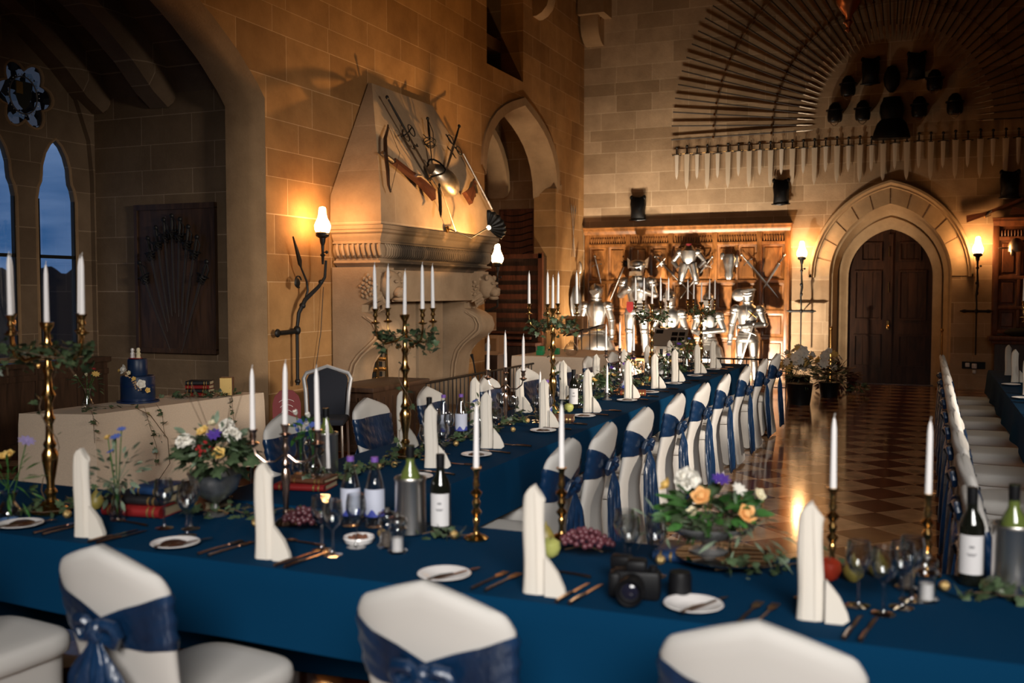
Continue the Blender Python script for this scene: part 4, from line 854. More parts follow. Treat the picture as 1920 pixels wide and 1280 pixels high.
MB().tube([Vector(p)-L3 for p in P], [.014, .016, .020, .024, .022, .018, .018, .022], 8).ell(Vector((-6.02, 9.08, 1.75))-L3, (.028,)*3).ell(Vector((-6.12, 8.88, 1.50))-L3, (.034,)*3).ell(Vector((-6.15, 8.82, 1.24))-L3, (.04, .04, .05)).ell(Vector((-6.15, 8.82, .70))-L3, (.03, .03, .03)).build('branch', IRON, g3)
MB().tube([Vector(p)-L3 for p in ((-6.15, 8.82, 1.23), (-6.18, 8.55, 1.22))], [.026, .024], 8).ell(Vector((-6.18, 8.52, 1.22))-L3, (.02, .045, .045)).tube([Vector(p)-L3 for p in ((-6.15, 8.82, 1.24), (-6.23, 8.82, 1.24))], .02, 6).build('wall_cleat', IRON, g3)
mb = MB().tube([Vector(p)-L3 for p in ((-6.12, 8.90, 1.50), (-6.10, 8.95, 1.66), (-6.10, 8.93, 1.76), (-6.10, 8.83, 1.90), (-6.10, 8.80, 1.95))], [.014, .013, .012, .009, .008], 8)
mb.tube([Vector((-6.10, 8.80+.055*cos(a)-.02, 1.75+.06*sin(a)))-L3 for a in [pi*(.1+1.5*k/14) for k in range(15)]], .009, 6); mb.ell(Vector((-6.10, 8.76, 1.74))-L3, (.015, .05, .05)); mb.build('scroll', IRON, g3)
MB().prism([(8.84, 1.90), (8.80, 1.93), (8.70, 2.22), (8.76, 2.12), (8.84, 1.98)], -6.115, -6.095, 'x').build('leaf_finial', IRON, g3).location = (-L3.x, -L3.y, -L3.z)
g4 = globe(); g4.location = (-5.86, 13.45, 2.03); g4['label'] = 'lit glass torch lamp peeping out right of the fireplace mantel'
MB().tube([(0, 0, -.2), (0, 0, -.6), (-.385, 0, -.75)], [.014, .02, .016], 8).ell((0, 0, -.4), (.04, .04, .05)).build('branch', IRON, g4)
for q in (g1, g3, g4):
    pass
# cable from lamp
o = MB().tube([(-6.2, 9.40, 1.70), (-6.2, 9.34, 1.2), (-6.2, 9.22, .75), (-6.2, 9.18, .5)], .004, 5).build('power_cable', IRON); tag(o, 'thin dark cable trailing down the wall beside the fireplace', 'cable')
# brass door posts, sockets
for x, lb in ((-1.57, 'left'), (.215, 'right')):
    o = MB().tube([(0, 0, 0), (0, 0, .98)], .016, 8).ell((0, 0, 1.0), (.028, .028, .035)).lathe([(.08, 0), (.08, .02), (.02, .04)], 12).build('brass_post', BRASS, loc=(x, YE-.3, 0)); tag(o, 'slim brass rope post standing at the %s side of the doorway' % lb, 'post')
t = thing('socket_plate', 'white sockets and switches on a dark plate low on the wall by the right lamp', 'socket', (.72, YE-.01, .40)); MB().box(-.18, .18, -.02, 0, -.06, .06).build('plate', BLACK, t)
mb = MB()
for a, b_ in ((-.10, .01), (-.02, -.02), (.08, .01)): mb.lathe([(.04, 0), (.04, .03)], 12, o=(a, -.03, b_))
mb = MB().bbox(-.13, -.06, -.05, -.02, -.03, .04).bbox(-.03, .05, -.06, -.02, -.05, .03).bbox(-.02, .04, -.05, -.0, -.14, -.08).build('plugs', CHINA, t)
# chandelier finial
t = thing('chandelier', 'bronze bowl finial of a chandelier hanging from the hall roof', 'chandelier', (-.90, 12.0, 4.66))
CB = pmat('red_bronze', (.40, .16, .08), .3, 1)
MB().lathe([(.001, -.10), (.015, -.08), (.035, -.06), (.02, -.03), (.03, 0), (.055, .02), (.03, .05), (.04, .10), (.09, .17), (.13, .24), (.135, .30)], 20, flute=8, fa=.05).build('finial', CB, t)
mb = MB()
for k in range(16): a = 2*pi*k/16; mb.ell((.14*cos(a), .14*sin(a), .33), (.026, .026, .035))
mb.lathe([(.12, .29), (.15, .31), (.12, .33)], 20).build('beaded_rim', CB, t); MB().tube([(0, 0, .3), (0, 0, 4.9)], .012, 6).build('chain', IRON, t)
# ================================================================= furniture at the sides
def quad_cloth(P, z, hem, name, m, wav=.015, ns=40, fold=14, hem_far=None):
    """cloth over a table whose corners (x,y) are given counter-clockwise"""
    mb = MB(); n_ = len(P); edge = []
    for i in range(n_):
        a, b_ = Vector(P[i]), Vector(P[(i+1) % n_])
        k = max(4, int((b_-a).length*ns/2))
        for q in range(k): edge.append((a.lerp(b_, q/k), (b_-a).normalized()))
    c = sum((Vector(p) for p in P), Vector((0, 0)))/n_
    rs = []
    for lvl in range(9):
        f = lvl/8; r = []
        for i, (p, d) in enumerate(edge):
            o_ = Vector((d.y, -d.x)); amp = wav*f*(sin(i*2*pi/fold)+.5*sin(i*2*pi/(fold*.61)+1)) + .02*f+.004
            q = p+o_*amp if lvl else p-o_*.004; hh = hem_far if hem_far and d.x < -.9 else hem; zz = z-(z-hh)*f
            r.append((q.x, q.y, zz if lvl else z))
        rs.append(r)
    mb.rings(rs, True, False); return mb.build(name, m)
o = quad_cloth([(-6.18, 5.34), (-5.61, 5.51), (-5.45, 7.30), (-6.05, 7.22)], .75, .12, 'linen_tablecloth', LINEN, .02); tag(o, 'long natural linen cloth over the cake table', 'tablecloth')
def folding_table(name, label, P, h=.735):
    c = sum((Vector(p) for p in P), Vector((0, 0)))/len(P); t = thing(name, label, 'table', (c.x, c.y, 0))
    Q = [((p[0]-c.x)*.985, (p[1]-c.y)*.985) for p in P]; MB().prism(Q, h-.03, h, 'z').build('tabletop', OAK_D, t)
    for q in Q: MB().tube([(q[0]*.88, q[1]*.88, 0), (q[0]*.88, q[1]*.88, h-.03)], .02, 8).build('leg', IRON, t)
    return t
folding_table('side_table', 'side table under the linen cloth that carries the wedding cake', [(-6.18, 5.34), (-5.61, 5.51), (-5.45, 7.30), (-6.05, 7.22)])
o = quad_cloth([(-5.38, 12.85), (-4.30, 12.85), (-4.30, 14.6), (-5.38, 14.6)], .75, .25, 'linen_tablecloth', LINEN, .015); tag(o, 'linen cloth over the small table beyond the fireplace', 'tablecloth')
folding_table('side_table', 'small table under linen standing beyond the fireplace', [(-5.38, 12.85), (-4.30, 12.85), (-4.30, 14.6), (-5.38, 14.6)])
for k, (x, y) in enumerate(((-5.05, 13.1), (-4.9, 13.35), (-5.15, 13.4))):
    o = MB().bbox(-.05, .05, -.03, .03, 0, .07+.02*k, .005).build('green_gift_box', pmat('emerald_card', (.01, .22, .08), .4), loc=(x, y, .752)); tag(o, 'small emerald green box on the far linen table, the %s' % ('nearest', 'right one', 'back left one')[k], 'box')
o = MB().lathe([(.06, 0), (.10, .06), (.10, .10), (.06, .16), (.02, .19), (.02, .21)], 16).build('glass_cloche', GLASS, loc=(-4.62, 13.2, .752)); tag(o, 'round glass jar on the far linen table behind the candelabra', 'jar')
# display cases in the passage mouth
for x, y, z, lb in ((-6.86, 15.1, 1.02, 'upper small glass case right of the fireplace jamb'), (-6.36, 14.3, .68, 'glass-fronted case with a pale object right of the fireplace'), (-5.55, 16.0, .95, 'glass-topped case left of the armour display')):
    t = thing('display_case', lb, 'display case', (x, y, z)); MB().box(-.20, .20, -.14, .14, -.02, 0).box(-.20, .20, -.14, -.12, 0, .04).box(-.20, .20, -.14, -.12, .24, .28).box(-.20, -.17, -.14, -.12, .04, .24).box(.17, .20, -.14, -.12, .04, .24).box(-.20, .20, .12, .14, 0, .28).build('case', pmat('case_oak', (.28, .15, .07), .5), t)
    MB().box(-.17, .17, -.132, -.128, .04, .24).build('glass', GLASS, t); MB().ell((-.04, 0, .09), (.06, .03, .08)).build('exhibit', CHINA, t)
    if z > .9: MB().box(-.02, .02, .10, .14, -z, -.02).build('post', OAK_D, t)
    else: MB().box(-.18, .18, -.12, .12, -z, -.02).build('pedestal', OAK_D, t)
# bare silver-framed chair by the wall
t = thing('banquet_chair', 'bare silver-framed chair with dark navy back standing by the fireplace corner', 'chair', (-5.28, 8.05, 0), rad(205))
ol = [(-.19, .44), (-.205, .70), (-.225, .82), (-.20, .87), (0, .935), (.20, .87), (.225, .82), (.205, .70), (.19, .44)]
MB().tube([(x, .02-.12*(z-.44), z) for x, z in ol], .019, 8).build('frame', pmat('silver_paint', (.40, .40, .41), .45, .2), t)
MB().prism([(x*.86, z*.96+.02) for x, z in ol], -.045, -.005).build('backrest', pmat('dark_navy_weave', (.010, .012, .02), .9), t)
MB().bbox(-.21, .21, 0, .42, .42, .48, .02).build('seat', pmat('dark_navy_seat', (.010, .012, .02), .9), t)
for sx in (-.19, .19):
    for sy in (.0, .40): MB().tube([(sx, sy, .42), (sx*1.05, sy*1.05-.03*(sy < .1), 0)], .013, 8).build('leg', CHROME, t)
# red sign
t = thing('fire_extinguisher_stand', 'red rounded fire sign board on the floor by the wall corner', 'sign', (-5.55, 7.78, 0)); t.rotation_euler = (0, 0, rad(35))
MB().prism([(-.13, 0), (.13, 0), (.13, .60), (.11, .67), (.06, .72), (0, .735), (-.06, .72), (-.11, .67), (-.13, .60)], -.03, .0).build('board', pmat('signal_red', (.15, .004, .006), .5), t)
mb = MB()
for k in range(3): mb.tube([((.075-.012*k)*cos(a), -.034, .60-.05*k+(.04)*sin(a)) for a in [rad(160-7*q) for q in range(20)]], .0025, 5)
mb.build('white_lettering', CHINA, t)
# ================================================================= banquet tables
ZC = .75
def cloth_rect(x0, x1, y0, y1, hem, name, label, fold=14, wav=.012, far=None):
    o = quad_cloth([(x0, y0), (x1, y0), (x1, y1), (x0, y1)], ZC, hem, name, NAVY, wav, 30, fold, far); return tag(o, label, 'tablecloth')
cloth_rect(-4.6, 1.75, 2.65, 3.43, .50, 'navy_tablecloth', 'navy blue cloth over the front banquet table nearest the camera', 22, far=.06)
cloth_rect(-2.92, -2.04, 3.47, 12.5, .495, 'navy_tablecloth', 'navy blue cloth over the long banquet table running to the armour')
cloth_rect(.64, 1.5, 3.9, 12.6, .495, 'navy_tablecloth', 'dark navy cloth over the banquet table at the right edge')
folding_table('banquet_table', 'front banquet table hidden under a short navy cloth', [(-4.58, 2.68), (1.73, 2.68), (1.73, 3.40), (-4.58, 3.40)])
folding_table('banquet_table', 'long banquet table under navy cloth running towards the armour', [(-2.90, 3.5), (-2.06, 3.5), (-2.06, 12.47), (-2.90, 12.47)])
folding_table('banquet_table', 'right hand banquet table under dark navy cloth', [(.66, 3.93), (1.48, 3.93), (1.48, 12.57), (.66, 12.57)])
# ---------------------------------------------------------------- covered chair, faces +y
def sm(a, b_, x): t_ = max(0, min(1, (x-a)/(b_-a))); return t_*t_*(3-2*t_)
def back_y(z): return -.215-.17*(z-.46) if z > .46 else -.215-.16*(.46-z)**1.3
def back_w(z): return .200+.022*sm(.5, .82, z)+.012*(1-sm(0, .4, z))
def back_ring(z, w, t_, n=28, pk=1.0):
    r = []
    for k in range(n):
        a = 2*pi*k/n; c_, s_ = cos(a), sin(a); u = math.copysign(abs(c_)**.55, c_); v = math.copysign(abs(s_)**.8, s_)
        x = w*u; zz = z-.078*pk*sm(.66, .93, z)*(abs(x)/.222)**1.15
        r.append((x, back_y(zz)+t_*v-.028*(1-(abs(x)/.23)**2)*sm(.5, .8, z), zz))
    return r
def cover_chair():
    t = thing('covered_chair', '', 'chair')
    rs = [back_ring(z, back_w(z), .026+.006*sm(.4, .8, z)) for z in (.03, .15, .3, .42, .5, .58, .66, .74, .82, .88, .915)]
    rs += [back_ring(.933, .212, .028), back_ring(.944, .203, .020), back_ring(.949, .192, .008)]
    MB().rings(rs).build('backrest', CREAM, t)
    rs = []
    for z, d in ((.395, .012), (.405, 0), (.43, -.004), (.455, 0), (.468, .010), (.474, .03), (.476, .08)):
        rs.append([(math.copysign(abs(cos(a))**.45, cos(a))*(.215-d), .035+math.copysign(abs(sin(a))**.45, sin(a))*(.245-d), z) for a in [2*pi*k/32 for k in range(32)]])
    MB().rings(rs).build('seat', CREAM, t)
    rs = []
    for k_, f in enumerate((0, .2, .4, .6, .8, 1)):
        r = []
        for k in range(48):
            a = 2*pi*k/48; c_, s_ = cos(a), sin(a); corner = abs(sin(2*a))**1.5
            sq = 1-.085*sin(pi*f)*(1-corner*.6)
            x = math.copysign(abs(c_)**.45, c_)*(.20+.012*f)*sq; y = .03+math.copysign(abs(s_)**.45, s_)*(.232+.012*f)*sq
            zb = .015+.10*(1-corner)**1.5; r.append((x, y, .40-(.40-zb)*f))
        rs.append(r)
    MB().rings(rs, True, False).build('skirt', CREAM, t)
    # sash: band round the back, knot, tails
    vs = []; n = 40
    def sr(f):
        r = []
        for k in range(n):
            a = 2*pi*k/n; c_, s_ = cos(a), sin(a); u = math.copysign(abs(c_)**.55, c_); v = math.copysign(abs(s_)**.8, s_)
            e = abs(u); rear = s_ < 0
            top = (.745+.085*e**.9) if rear else .83; bot = (.655+.012*e) if rear else .667-.06*(1-e)**.5
            z = top+(bot-top)*f; fo = .0035*sin(f*19+3*e*4)
            w = back_w(z)+.006+fo; x = w*u
            r.append((x, back_y(z)+(.038+fo)*v-.028*(1-min(1, abs(x)/.23)**2)*sm(.5, .8, z), z))
        return r
    sash = MB().rings([sr(q/9) for q in range(10)], False, False).build('sash', SATIN, t)
    mb = MB(); yb = back_y(.71)-.078
    mb.ell((0, yb, .712), (.026, .028, .032))
    for q in (-1, 1):
        P = [(q*.012, yb, .715), (q*.04, yb-.012, .737), (q*.072, yb-.008, .735), (q*.083, yb, .708), (q*.066, yb+.002, .682), (q*.038, yb-.004, .690), (q*.012, yb, .706)]
        mb.tube(P, [.012, .018, .019, .017, .018, .016, .010], 8); mb.ell((q*.05, yb+.010, .71), (.028, .012, .022))
    mb.tube([(-.02, yb-.012, .728), (.0, yb-.030, .715), (.018, yb-.014, .690)], [.012, .015, .012], 8)
    mb.build('knot', SATIN, sash)
    for s in (-1, 1):
        def tl(u, v, s=s):
            z = .70-.58*v-.012*(u-.5)*s; wd = .030+.125*sm(0, .22, v); x = s*.048*sm(0, .3, v)+(u-.5)*wd+.010*sin(v*7+s)
            return (x, yb-.010-.030*v+.011*sin(u*13+v*5+s)*sm(0, .2, v), z)
        MB().sheet(tl, 14, 24).build('sash_tail', SATIN, sash, thick=.004)
    return t
mkc = Maker(cover_chair)
GC = 'covered chairs with navy sashes'
for x, y, rz, lb in ((-2.07, 2.40, -.12, 'left one in full view'), (-1.105, 2.45, -.04, 'middle one'), (-.33, 2.46, .02, 'right one cut by the picture edge'), (-2.95, 2.33, -.1, 'far left, only its seat showing')):
    mkc((x, y, 0), rz, 'cream chair with navy bow at the front table, '+lb, 'covered chairs at the front table')
YR = [4.5, 5.12, 5.90, 6.78, 7.65, 8.52, 9.57, 10.65, 11.64]
for i, y in enumerate(YR):
    mkc((-1.90, y, 0), rad(90)+random.uniform(-.05, .05), 'cream chair, navy sash, aisle side of the long table, %s from the camera' % ORD[i], 'covered chairs on the aisle side')
for i, y in enumerate((4.75, 5.68, 6.55, 7.62, 8.5, 9.4, 10.3, 11.2)):
    mkc((-3.10, y, 0), rad(-90)+random.uniform(-.05, .05), 'cream chair, navy sash, fireplace side of the long table, %s from the camera' % ORD[i], 'covered chairs on the fireplace side')
for i, y in enumerate((3.95, 4.72, 5.5, 6.35, 7.25, 8.15, 9.1, 10.1, 11.1, 12.05)):
    mkc((.47, y, 0), rad(-90)+random.uniform(-.04, .04), 'cream covered chair with navy sash at the right hand table, %s from the camera' % ORD[i], 'covered chairs at the right hand table')
# ---------------------------------------------------------------- napkins
def napkin():
    t = thing('napkin', '', 'napkin'); mb = MB(); rs = []
    for k in range(13):
        f = k/12; z = .335*f; w = .036-.004*f; d = .016
        r = []
        for q in range(24):
            a = 2*pi*q/24; u = math.copysign(abs(cos(a))**.75, cos(a)); x = u*w; y = sin(a)*d*(1 if k < 12 else .35)
            cap = .335-.055*abs(u+.12)*1.0
            zz = z if k < 9 else z*(1-(k-8)/4)+cap*((k-8)/4)
            r.append((x+.003*sin(z*22), y, zz))
        rs.append(r)
    mb.rings(rs); mb.tube([(.014, -.0155, .0), (.012, -.0165, .16), (.006, -.0155, .31)], .0028, 6).tube([(-.02, -.0145, .0), (-.018, -.015, .30)], .0018, 6); mb.build('rolled_column', NAPK, t)
    MB().prism([(.040, .0), (.086, 0), (.102, .012), (.098, .03), (.078, .072), (.056, .10), (.040, .118)], -.024, -.006).prism([(.038, 0), (.080, 0), (.090, .015), (.070, .065), (.040, .10)], .006, .014).build('folded_tail', NAPK, t); return t
mkn = Maker(napkin)
for i, (x, y, rz) in enumerate(((-2.85, 2.73, .15), (-2.05, 2.74, .15), (-1.07, 2.73, .05), (-.285, 2.80, .1))):
    mkn((x, y, ZC+.001), rz, 'tall rolled cream napkin on the front table, %s from the left' % ('first', 'second', 'third', 'fourth')[i], 'napkins on the front table')
NR = [4.5, 5.19, 6.12, 7.03, 8.11, 9.0, 9.79, 10.84, 11.69]
for i, y in enumerate(NR): mkn((-2.33, y, ZC+.001), .35+random.uniform(-.1, .1), 'rolled cream napkin on the aisle side of the long table, %s from the camera' % ORD[i], 'napkins on the aisle side')
NL_ = [5.05, 6.05, 6.84, 7.8, 8.7, 9.6, 10.5, 11.5]
for i, y in enumerate(NL_): mkn((-2.80, y, ZC+.001), .3+random.uniform(-.2, .2), 'rolled cream napkin on the fireplace side of the long table, %s from the camera' % ORD[i], 'napkins on the fireplace side')
NQ = [5.2, 6.2, 7.1, 8.0, 8.9, 9.69, 11.0, 11.9]
for i, y in enumerate(NQ): mkn((.80, y, ZC+.001), .3, 'rolled cream napkin on the right hand table, %s from the camera' % ORD[i], 'napkins on the right hand table')
# ---------------------------------------------------------------- plates, cutlery, glasses
mkp = Maker(lambda: tag(MB().lathe([(.001, .004), (.045, .004), (.052, .007), (.083, .016), (.085, .014), (.055, .002), (.04, 0), (.001, 0)], 32).build('side_plate', CHINA), '', 'plate'))
def knife():
    t = thing('knife', '', 'knife'); MB().tube([(0, -.10, .006), (0, -.05, .007), (0, .0, .006)], [.006, .0075, .005], 8).build('handle', COPPER, t)
    MB().prism([(-.005, 0), (-.007, .05), (-.006, .10), (.004, .115), (.005, 0)], .004, .0065, 'z').build('blade', COPPER, t); return t
def fork():
    t = thing('fork', '', 'fork'); MB().tube([(0, -.10, .004), (0, -.04, .006), (0, .04, .006)], [.006, .0045, .0035], 8).build('handle', COPPER, t)
    mb = MB().prism([(-.006, .04), (.006, .04), (.012, .055), (.012, .07), (-.012, .07), (-.012, .055)], .004, .008, 'z')
    for k in range(4): mb.box(-.0115+.0066*k, -.0082+.0066*k, .07, .105, .005, .008)
    mb.build('tines', COPPER, t); return t
def spoon():
    t = thing('spoon', '', 'spoon'); MB().tube([(0, -.09, .004), (0, -.03, .006), (0, .045, .005)], [.006, .0045, .0035], 8).build('handle', COPPER, t)
    MB().ell((0, .065, .007), (.016, .024, .005)).build('bowl', COPPER, t); return t
mkk, mkf, mks = Maker(knife), Maker(fork), Maker(spoon)
POS4 = ('leftmost', 'second from the left', 'second from the right', 'rightmost')
for i, (px_, fx) in enumerate(((-3.19, -3.03), (-2.44, -2.27), (-1.39, -1.24), (-.60, -.445))):
    py_ = 2.77 if i > 1 else 2.75; n4 = POS4[i]; z_ = ZC+.002
    mkp((px_, py_, z_), 0, 'white china side plate on the front table, %s of the four' % n4, 'side plates on the front table')
    mkk((px_+.03, py_, z_+.008), rad(-25), 'butter knife lying across the %s side plate of the front table' % n4, 'butter knives')
    mkf((fx, 2.78, z_), rad(-8), 'outer fork right of the %s side plate on the front table' % n4, 'forks on the front table')
    mkf((fx+.045, 2.78, z_), rad(-8), 'inner fork right of the %s side plate on the front table' % n4, 'forks on the front table')
    kx = (-2.70, -1.90, -.92, -.13)[i]
    mkk((kx, 2.76, z_), rad(-8), 'outer knife right of the %s napkin on the front table' % POS4[i], 'knives on the front table')
    mkk((kx-.04, 2.76, z_), rad(-8), 'inner knife right of the %s napkin on the front table' % POS4[i], 'knives on the front table')
    mks((kx-.13, 2.95, z_), rad(82), 'dessert spoon lying behind the %s napkin on the front table' % POS4[i], 'spoons on the front table')
mkfav = Maker(lambda: tag(MB().lathe([(.001, .012), (.03, .012), (.045, .006), (.042, 0), (.001, 0)], 12).build('chocolate_favour', pmat('chocolate', (.05, .018, .008), .3)), '', 'sweet'))
for i, y in enumerate([4.2, 4.9, 5.92, 6.73, 7.84, 8.55, 9.45, 10.4, 11.35]):
    mkp((-2.26, y, ZC+.002), 0, 'white side plate on the aisle side of the long table, %s from the camera' % ORD[i], 'side plates on the aisle side')
    mkfav((-2.26, y, ZC+.008), 0, 'dark chocolate favour on the %s aisle side plate of the long table' % ORD[i], 'favours on the long table')
    mkf((-2.22, y+.16, ZC+.002), rad(82), 'fork on the aisle side of the long table beside its %s plate from the camera' % ORD[i], 'forks on the long table')
    mkk((-2.20, y+.42, ZC+.002), rad(85), 'knife on the aisle side of the long table beyond its %s plate from the camera' % ORD[i], 'knives on the long table')
mkfav((-3.19, 2.76, ZC+.010), 0, 'dark chocolate favour on the leftmost plate of the front table', 'favours on the front table')
mkfav((-2.44, 2.74, ZC+.010), 0, 'dark chocolate favour on the second plate from the left of the front table', 'favours on the front table')
for i, y in enumerate((5.7, 7.6, 9.3, 10.6)): mkp((.74, y, ZC+.002), 0, 'white side plate on the right hand table, %s from the camera' % ORD[i], 'side plates on the right hand table')
wineg = lambda h=.19, r=.034: [(.001, .0), (.033, .001), (.034, .003), (.010, .008), (.0045, .018), (.004, h*.45), (.008, h*.49), (r*.72, h*.57), (r, h*.72), (r*.96, h*.86), (r*.84, h), (r*.81, h), (r*.93, h*.86), (r*.96, h*.72), (r*.68, h*.585), (.001, h*.53)]
mkg1 = Maker(lambda: tag(MB().lathe(wineg(.19, .036), 24).build('wine_glass', GLASS), '', 'glass'))
mkg2 = Maker(lambda: tag(MB().lathe(wineg(.165, .032), 24).build('wine_glass', GLASS), '', 'glass'))
for i, (x, y) in enumerate(((-1.93, 2.90), (-1.86, 2.86), (-1.84, 2.98))): mkg1((x, y, ZC+.001), 0, 'empty wine glass beside the second napkin on the front table, %s of three' % ('left', 'middle', 'right')[i], 'glasses left on the front table')
for i, (x, y) in enumerate(((-.17, 2.97), (-.10, 2.92), (-.055, 3.0), (-.03, 3.08))): mkg1((x, y, ZC+.001), 0, 'empty wine glass beside the rightmost napkin on the front table, %s from the left' % NAMES[i], 'glasses right on the front table')
for i, (x, y) in enumerate(((-2.66, 2.94), (-2.56, 2.97), (-2.50, 2.88))): mkg1((x, y, ZC+.001), 0, 'wine glass between the red book and the second napkin, %s of three' % ('left', 'middle', 'right')[i], 'glasses far left on the front table')
for i, (x, y) in enumerate(((-.86, 3.02), (-.90, 3.10), (-.78, 3.04))): mkg1((x, y, ZC+.001), 0, 'wine glass standing behind the camera on the front table, %s of three' % NAMES[i], 'glasses behind the camera')
for side, YS, X, nm in ((1, NR, -2.46, 'aisle'), (-1, NL_, -2.70, 'fireplace')):
    for i, y in enumerate(YS):
        for q, (dx, dy) in enumerate(((0, .22), (side*.05, .30), (-side*.045, .32), (side*.005, .40))):
            (mkg1 if q < 2 else mkg2)((X+dx, y+dy+random.uniform(-.03, .03), ZC+.001), 0, 'wine glass, %s in the cluster past the %s napkin, %s side' % (('nearest', 'left', 'right', 'farthest')[q], ORD[i], nm), 'glasses along the long table')
for i, y in enumerate((9.0, 9.9, 10.9)): mkg1((.92, y, ZC+.001), 0, 'wine glass on the right hand table, %s from the camera' % ORD[i], 'glasses on the right hand table')
# ---------------------------------------------------------------- bottles and coolers
def bottle(glass=WINEG, label=PAPER, h=.30, r=.0375):
    t = thing('wine_bottle', '', 'bottle'); MB().lathe([(.03, 0), (r, .004), (r, h*.60), (r*.85, h*.67), (.016, h*.77), (.0145, h*.97), (.016, h*.975), (.016, h), (.001, h)], 24).build('glass_body', glass, t)
    mb = MB().rings([[((r+.0008)*cos(a), (r+.0008)*sin(a), z) for a in [rad(-150+120*k/16) for k in range(17)]] for z in (h*.13, h*.53)], False, False, close=False); mb.build('paper_label', label, t)
    MB().lathe([(.0155, h*.83), (.0165, h*.985), (.016, h+.001), (.001, h+.001)], 16).build('foil_cap', BLACK, t)
    mb = MB()   # faint printed lines and crest of the label
    for k, (w_, z) in enumerate(((.007, .40), (.014, .335), (.010, .32))):
        mb.rings([[((r+.0014)*cos(a), (r+.0014)*sin(a), h*z+q) for a in [rad(-90)+(-1+2*j/4)*w_/r for j in range(5)]] for q in (0, .0035 if k else .008)], False, False, close=False)
    mb.build('label_print', pmat('label_grey', (.25, .24, .25), .7) if 'label_grey' not in bpy.data.materials else bpy.data.materials['label_grey'], t); return t
mkb = Maker(bottle)
mkb((-1.65, 3.26, ZC+.001), rad(20), 'dark wine bottle with a white label by the steel cooler, front table')
mkb((.135, 3.33, ZC+.001), rad(0), 'dark wine bottle with a white label at the right end of the front table')
mkb((-2.60, 5.0, ZC+.001), rad(20), 'dark wine bottle behind the nearest brass candelabrum on the long table')
mkb((-2.50, 7.20, ZC+.001), rad(20), 'dark wine bottle past the second brass candelabrum on the long table')
mkb((-2.46, 10.25, ZC+.001), rad(20), 'dark wine bottle near the far end of the long table')
mkb((-2.56, 10.15, ZC+.001), rad(20), 'dark wine bottle left of another near the far end of the long table')
def cooler(g=OLIVEG):
    t = thing('wine_cooler', '', 'wine cooler'); MB().lathe([(.05, 0), (.058, .006), (.0565, .205), (.059, .210), (.052, .210), (.051, .01), (.001, .008)], 28).build('cylinder', CHROME, t)
    MB().lathe([(.0585, .198), (.0605, .205), (.0585, .212)], 28, cap0=False, cap1=False).build('rim', CHROME, t); return t
mkw = Maker(cooler); mko = Maker(lambda: bottle(OLIVEG, PAPER))
for x, y, lb in ((-1.765, 3.24, 'behind the glass salt mills on the front table'), (.245, 3.27, 'at the right end of the front table'), (-2.71, 4.12, 'left of the nearest brass candelabrum on the long table')):
    mkw((x, y, ZC+.001), 0, 'steel wine cooler '+lb); q = mko((x, y, ZC+.03), 0, 'green wine bottle in the cooler '+lb)
def water():
    t = thing('water_bottle', '', 'bottle'); h = .27; r = .038
    MB().lathe([(.03, 0), (r, .004), (r, h*.52), (r*.8, h*.64), (.018, h*.82), (.013, h*.93), (.014, h*.95)], 24, cap1=False).build('glass_body', GLASS, t)
    MB().rings([[((r+.001)*cos(a), (r+.001)*sin(a), z) for a in [rad(-175+170*k/16) for k in range(17)]] for z in (h*.17, h*.56)], False, False, close=False).build('label', WLABEL, t)
    MB().rings([[((r+.0016)*cos(a), (r+.0016)*sin(a), z+.012*sin(k*1.0)*q) for k, a in enumerate([rad(-175+170*k/16) for k in range(17)])] for q, z in ((0, h*.17), (1, h*.235))], False, False, close=False).build('blue_band', WBLUE, t)
    MB().lathe([(.0145, h*.93), (.0145, h), (.001, h)], 14).build('cap', PURPLE, t); return t
mkwa = Maker(water)
for x, y, lb in ((-2.03, 3.25, 'left of the pair on the front table'), (-1.935, 3.27, 'right of the pair on the front table'), (-2.72, 5.42, 'left of the pair on the long table'), (-2.64, 5.50, 'right of the pair on the long table'), (-2.50, 6.62, 'behind the third aisle napkin on the long table'), (-2.48, 8.5, 'small one midway along the long table')):
    mkwa((x, y, ZC+.001), rad(15), 'water bottle with purple cap, '+lb)
def mill():
    t = thing('glass_mill', '', 'mill'); MB().lathe([(.032, 0), (.034, .008), (.026, .016), (.024, .06), (.027, .075), (.033, .085), (.026, .095), (.032, .108), (.030, .122), (.012, .128), (.008, .138), (.001, .142)], 20, flute=10, fa=.05).build('glass_body', GLASS, t); return t
def mkmill(x, y, full, label):
    t = mill(); t.location = (x, y, ZC+.001); t['label'] = label
    MB().lathe([(.001, .006), (.021, .006), (.021, .052), (.001, .052)], 16).build('contents', full, t)
    MB().lathe([(.010, .122), (.012, .130), (.006, .138), (.001, .139)], 12).build('cap', CHROME, t)
pep = pmat('peppercorn', (.12, .09, .07), .7, var=.6, vs=200)
mkmill(-1.745, 3.03, pep, 'glass pepper mill before the steel cooler on the front table'); mkmill(-1.675, 2.98, CHINA, 'glass salt mill with white salt before the steel cooler on the front table')
mkmill(-.045, 3.20, pep, 'glass pepper mill at the right end behind the wine glasses'); mkmill(.01, 3.10, CHINA, 'glass salt mill with white salt at the right end behind the wine glasses')
t = thing('white_bowl', 'shallow white china bowl of nuts on the front table', 'bowl', (-1.86, 3.03, ZC+.001)); MB().lathe([(.03, 0), (.048, .006), (.056, .022), (.054, .028), (.050, .026), (.04, .012), (.001, .010)], 28).build('bowl', CHINA, t)
mb = MB()
for k in range(16): a = k*2.4; r = .009*sqrt(k); mb.ell((r*cos(a), r*sin(a), .024), (.009, .007, .006), 8, 5)
mb.build('nuts', pmat('nut_brown', (.16, .06, .03), .5), t)['kind'] = 'stuff'
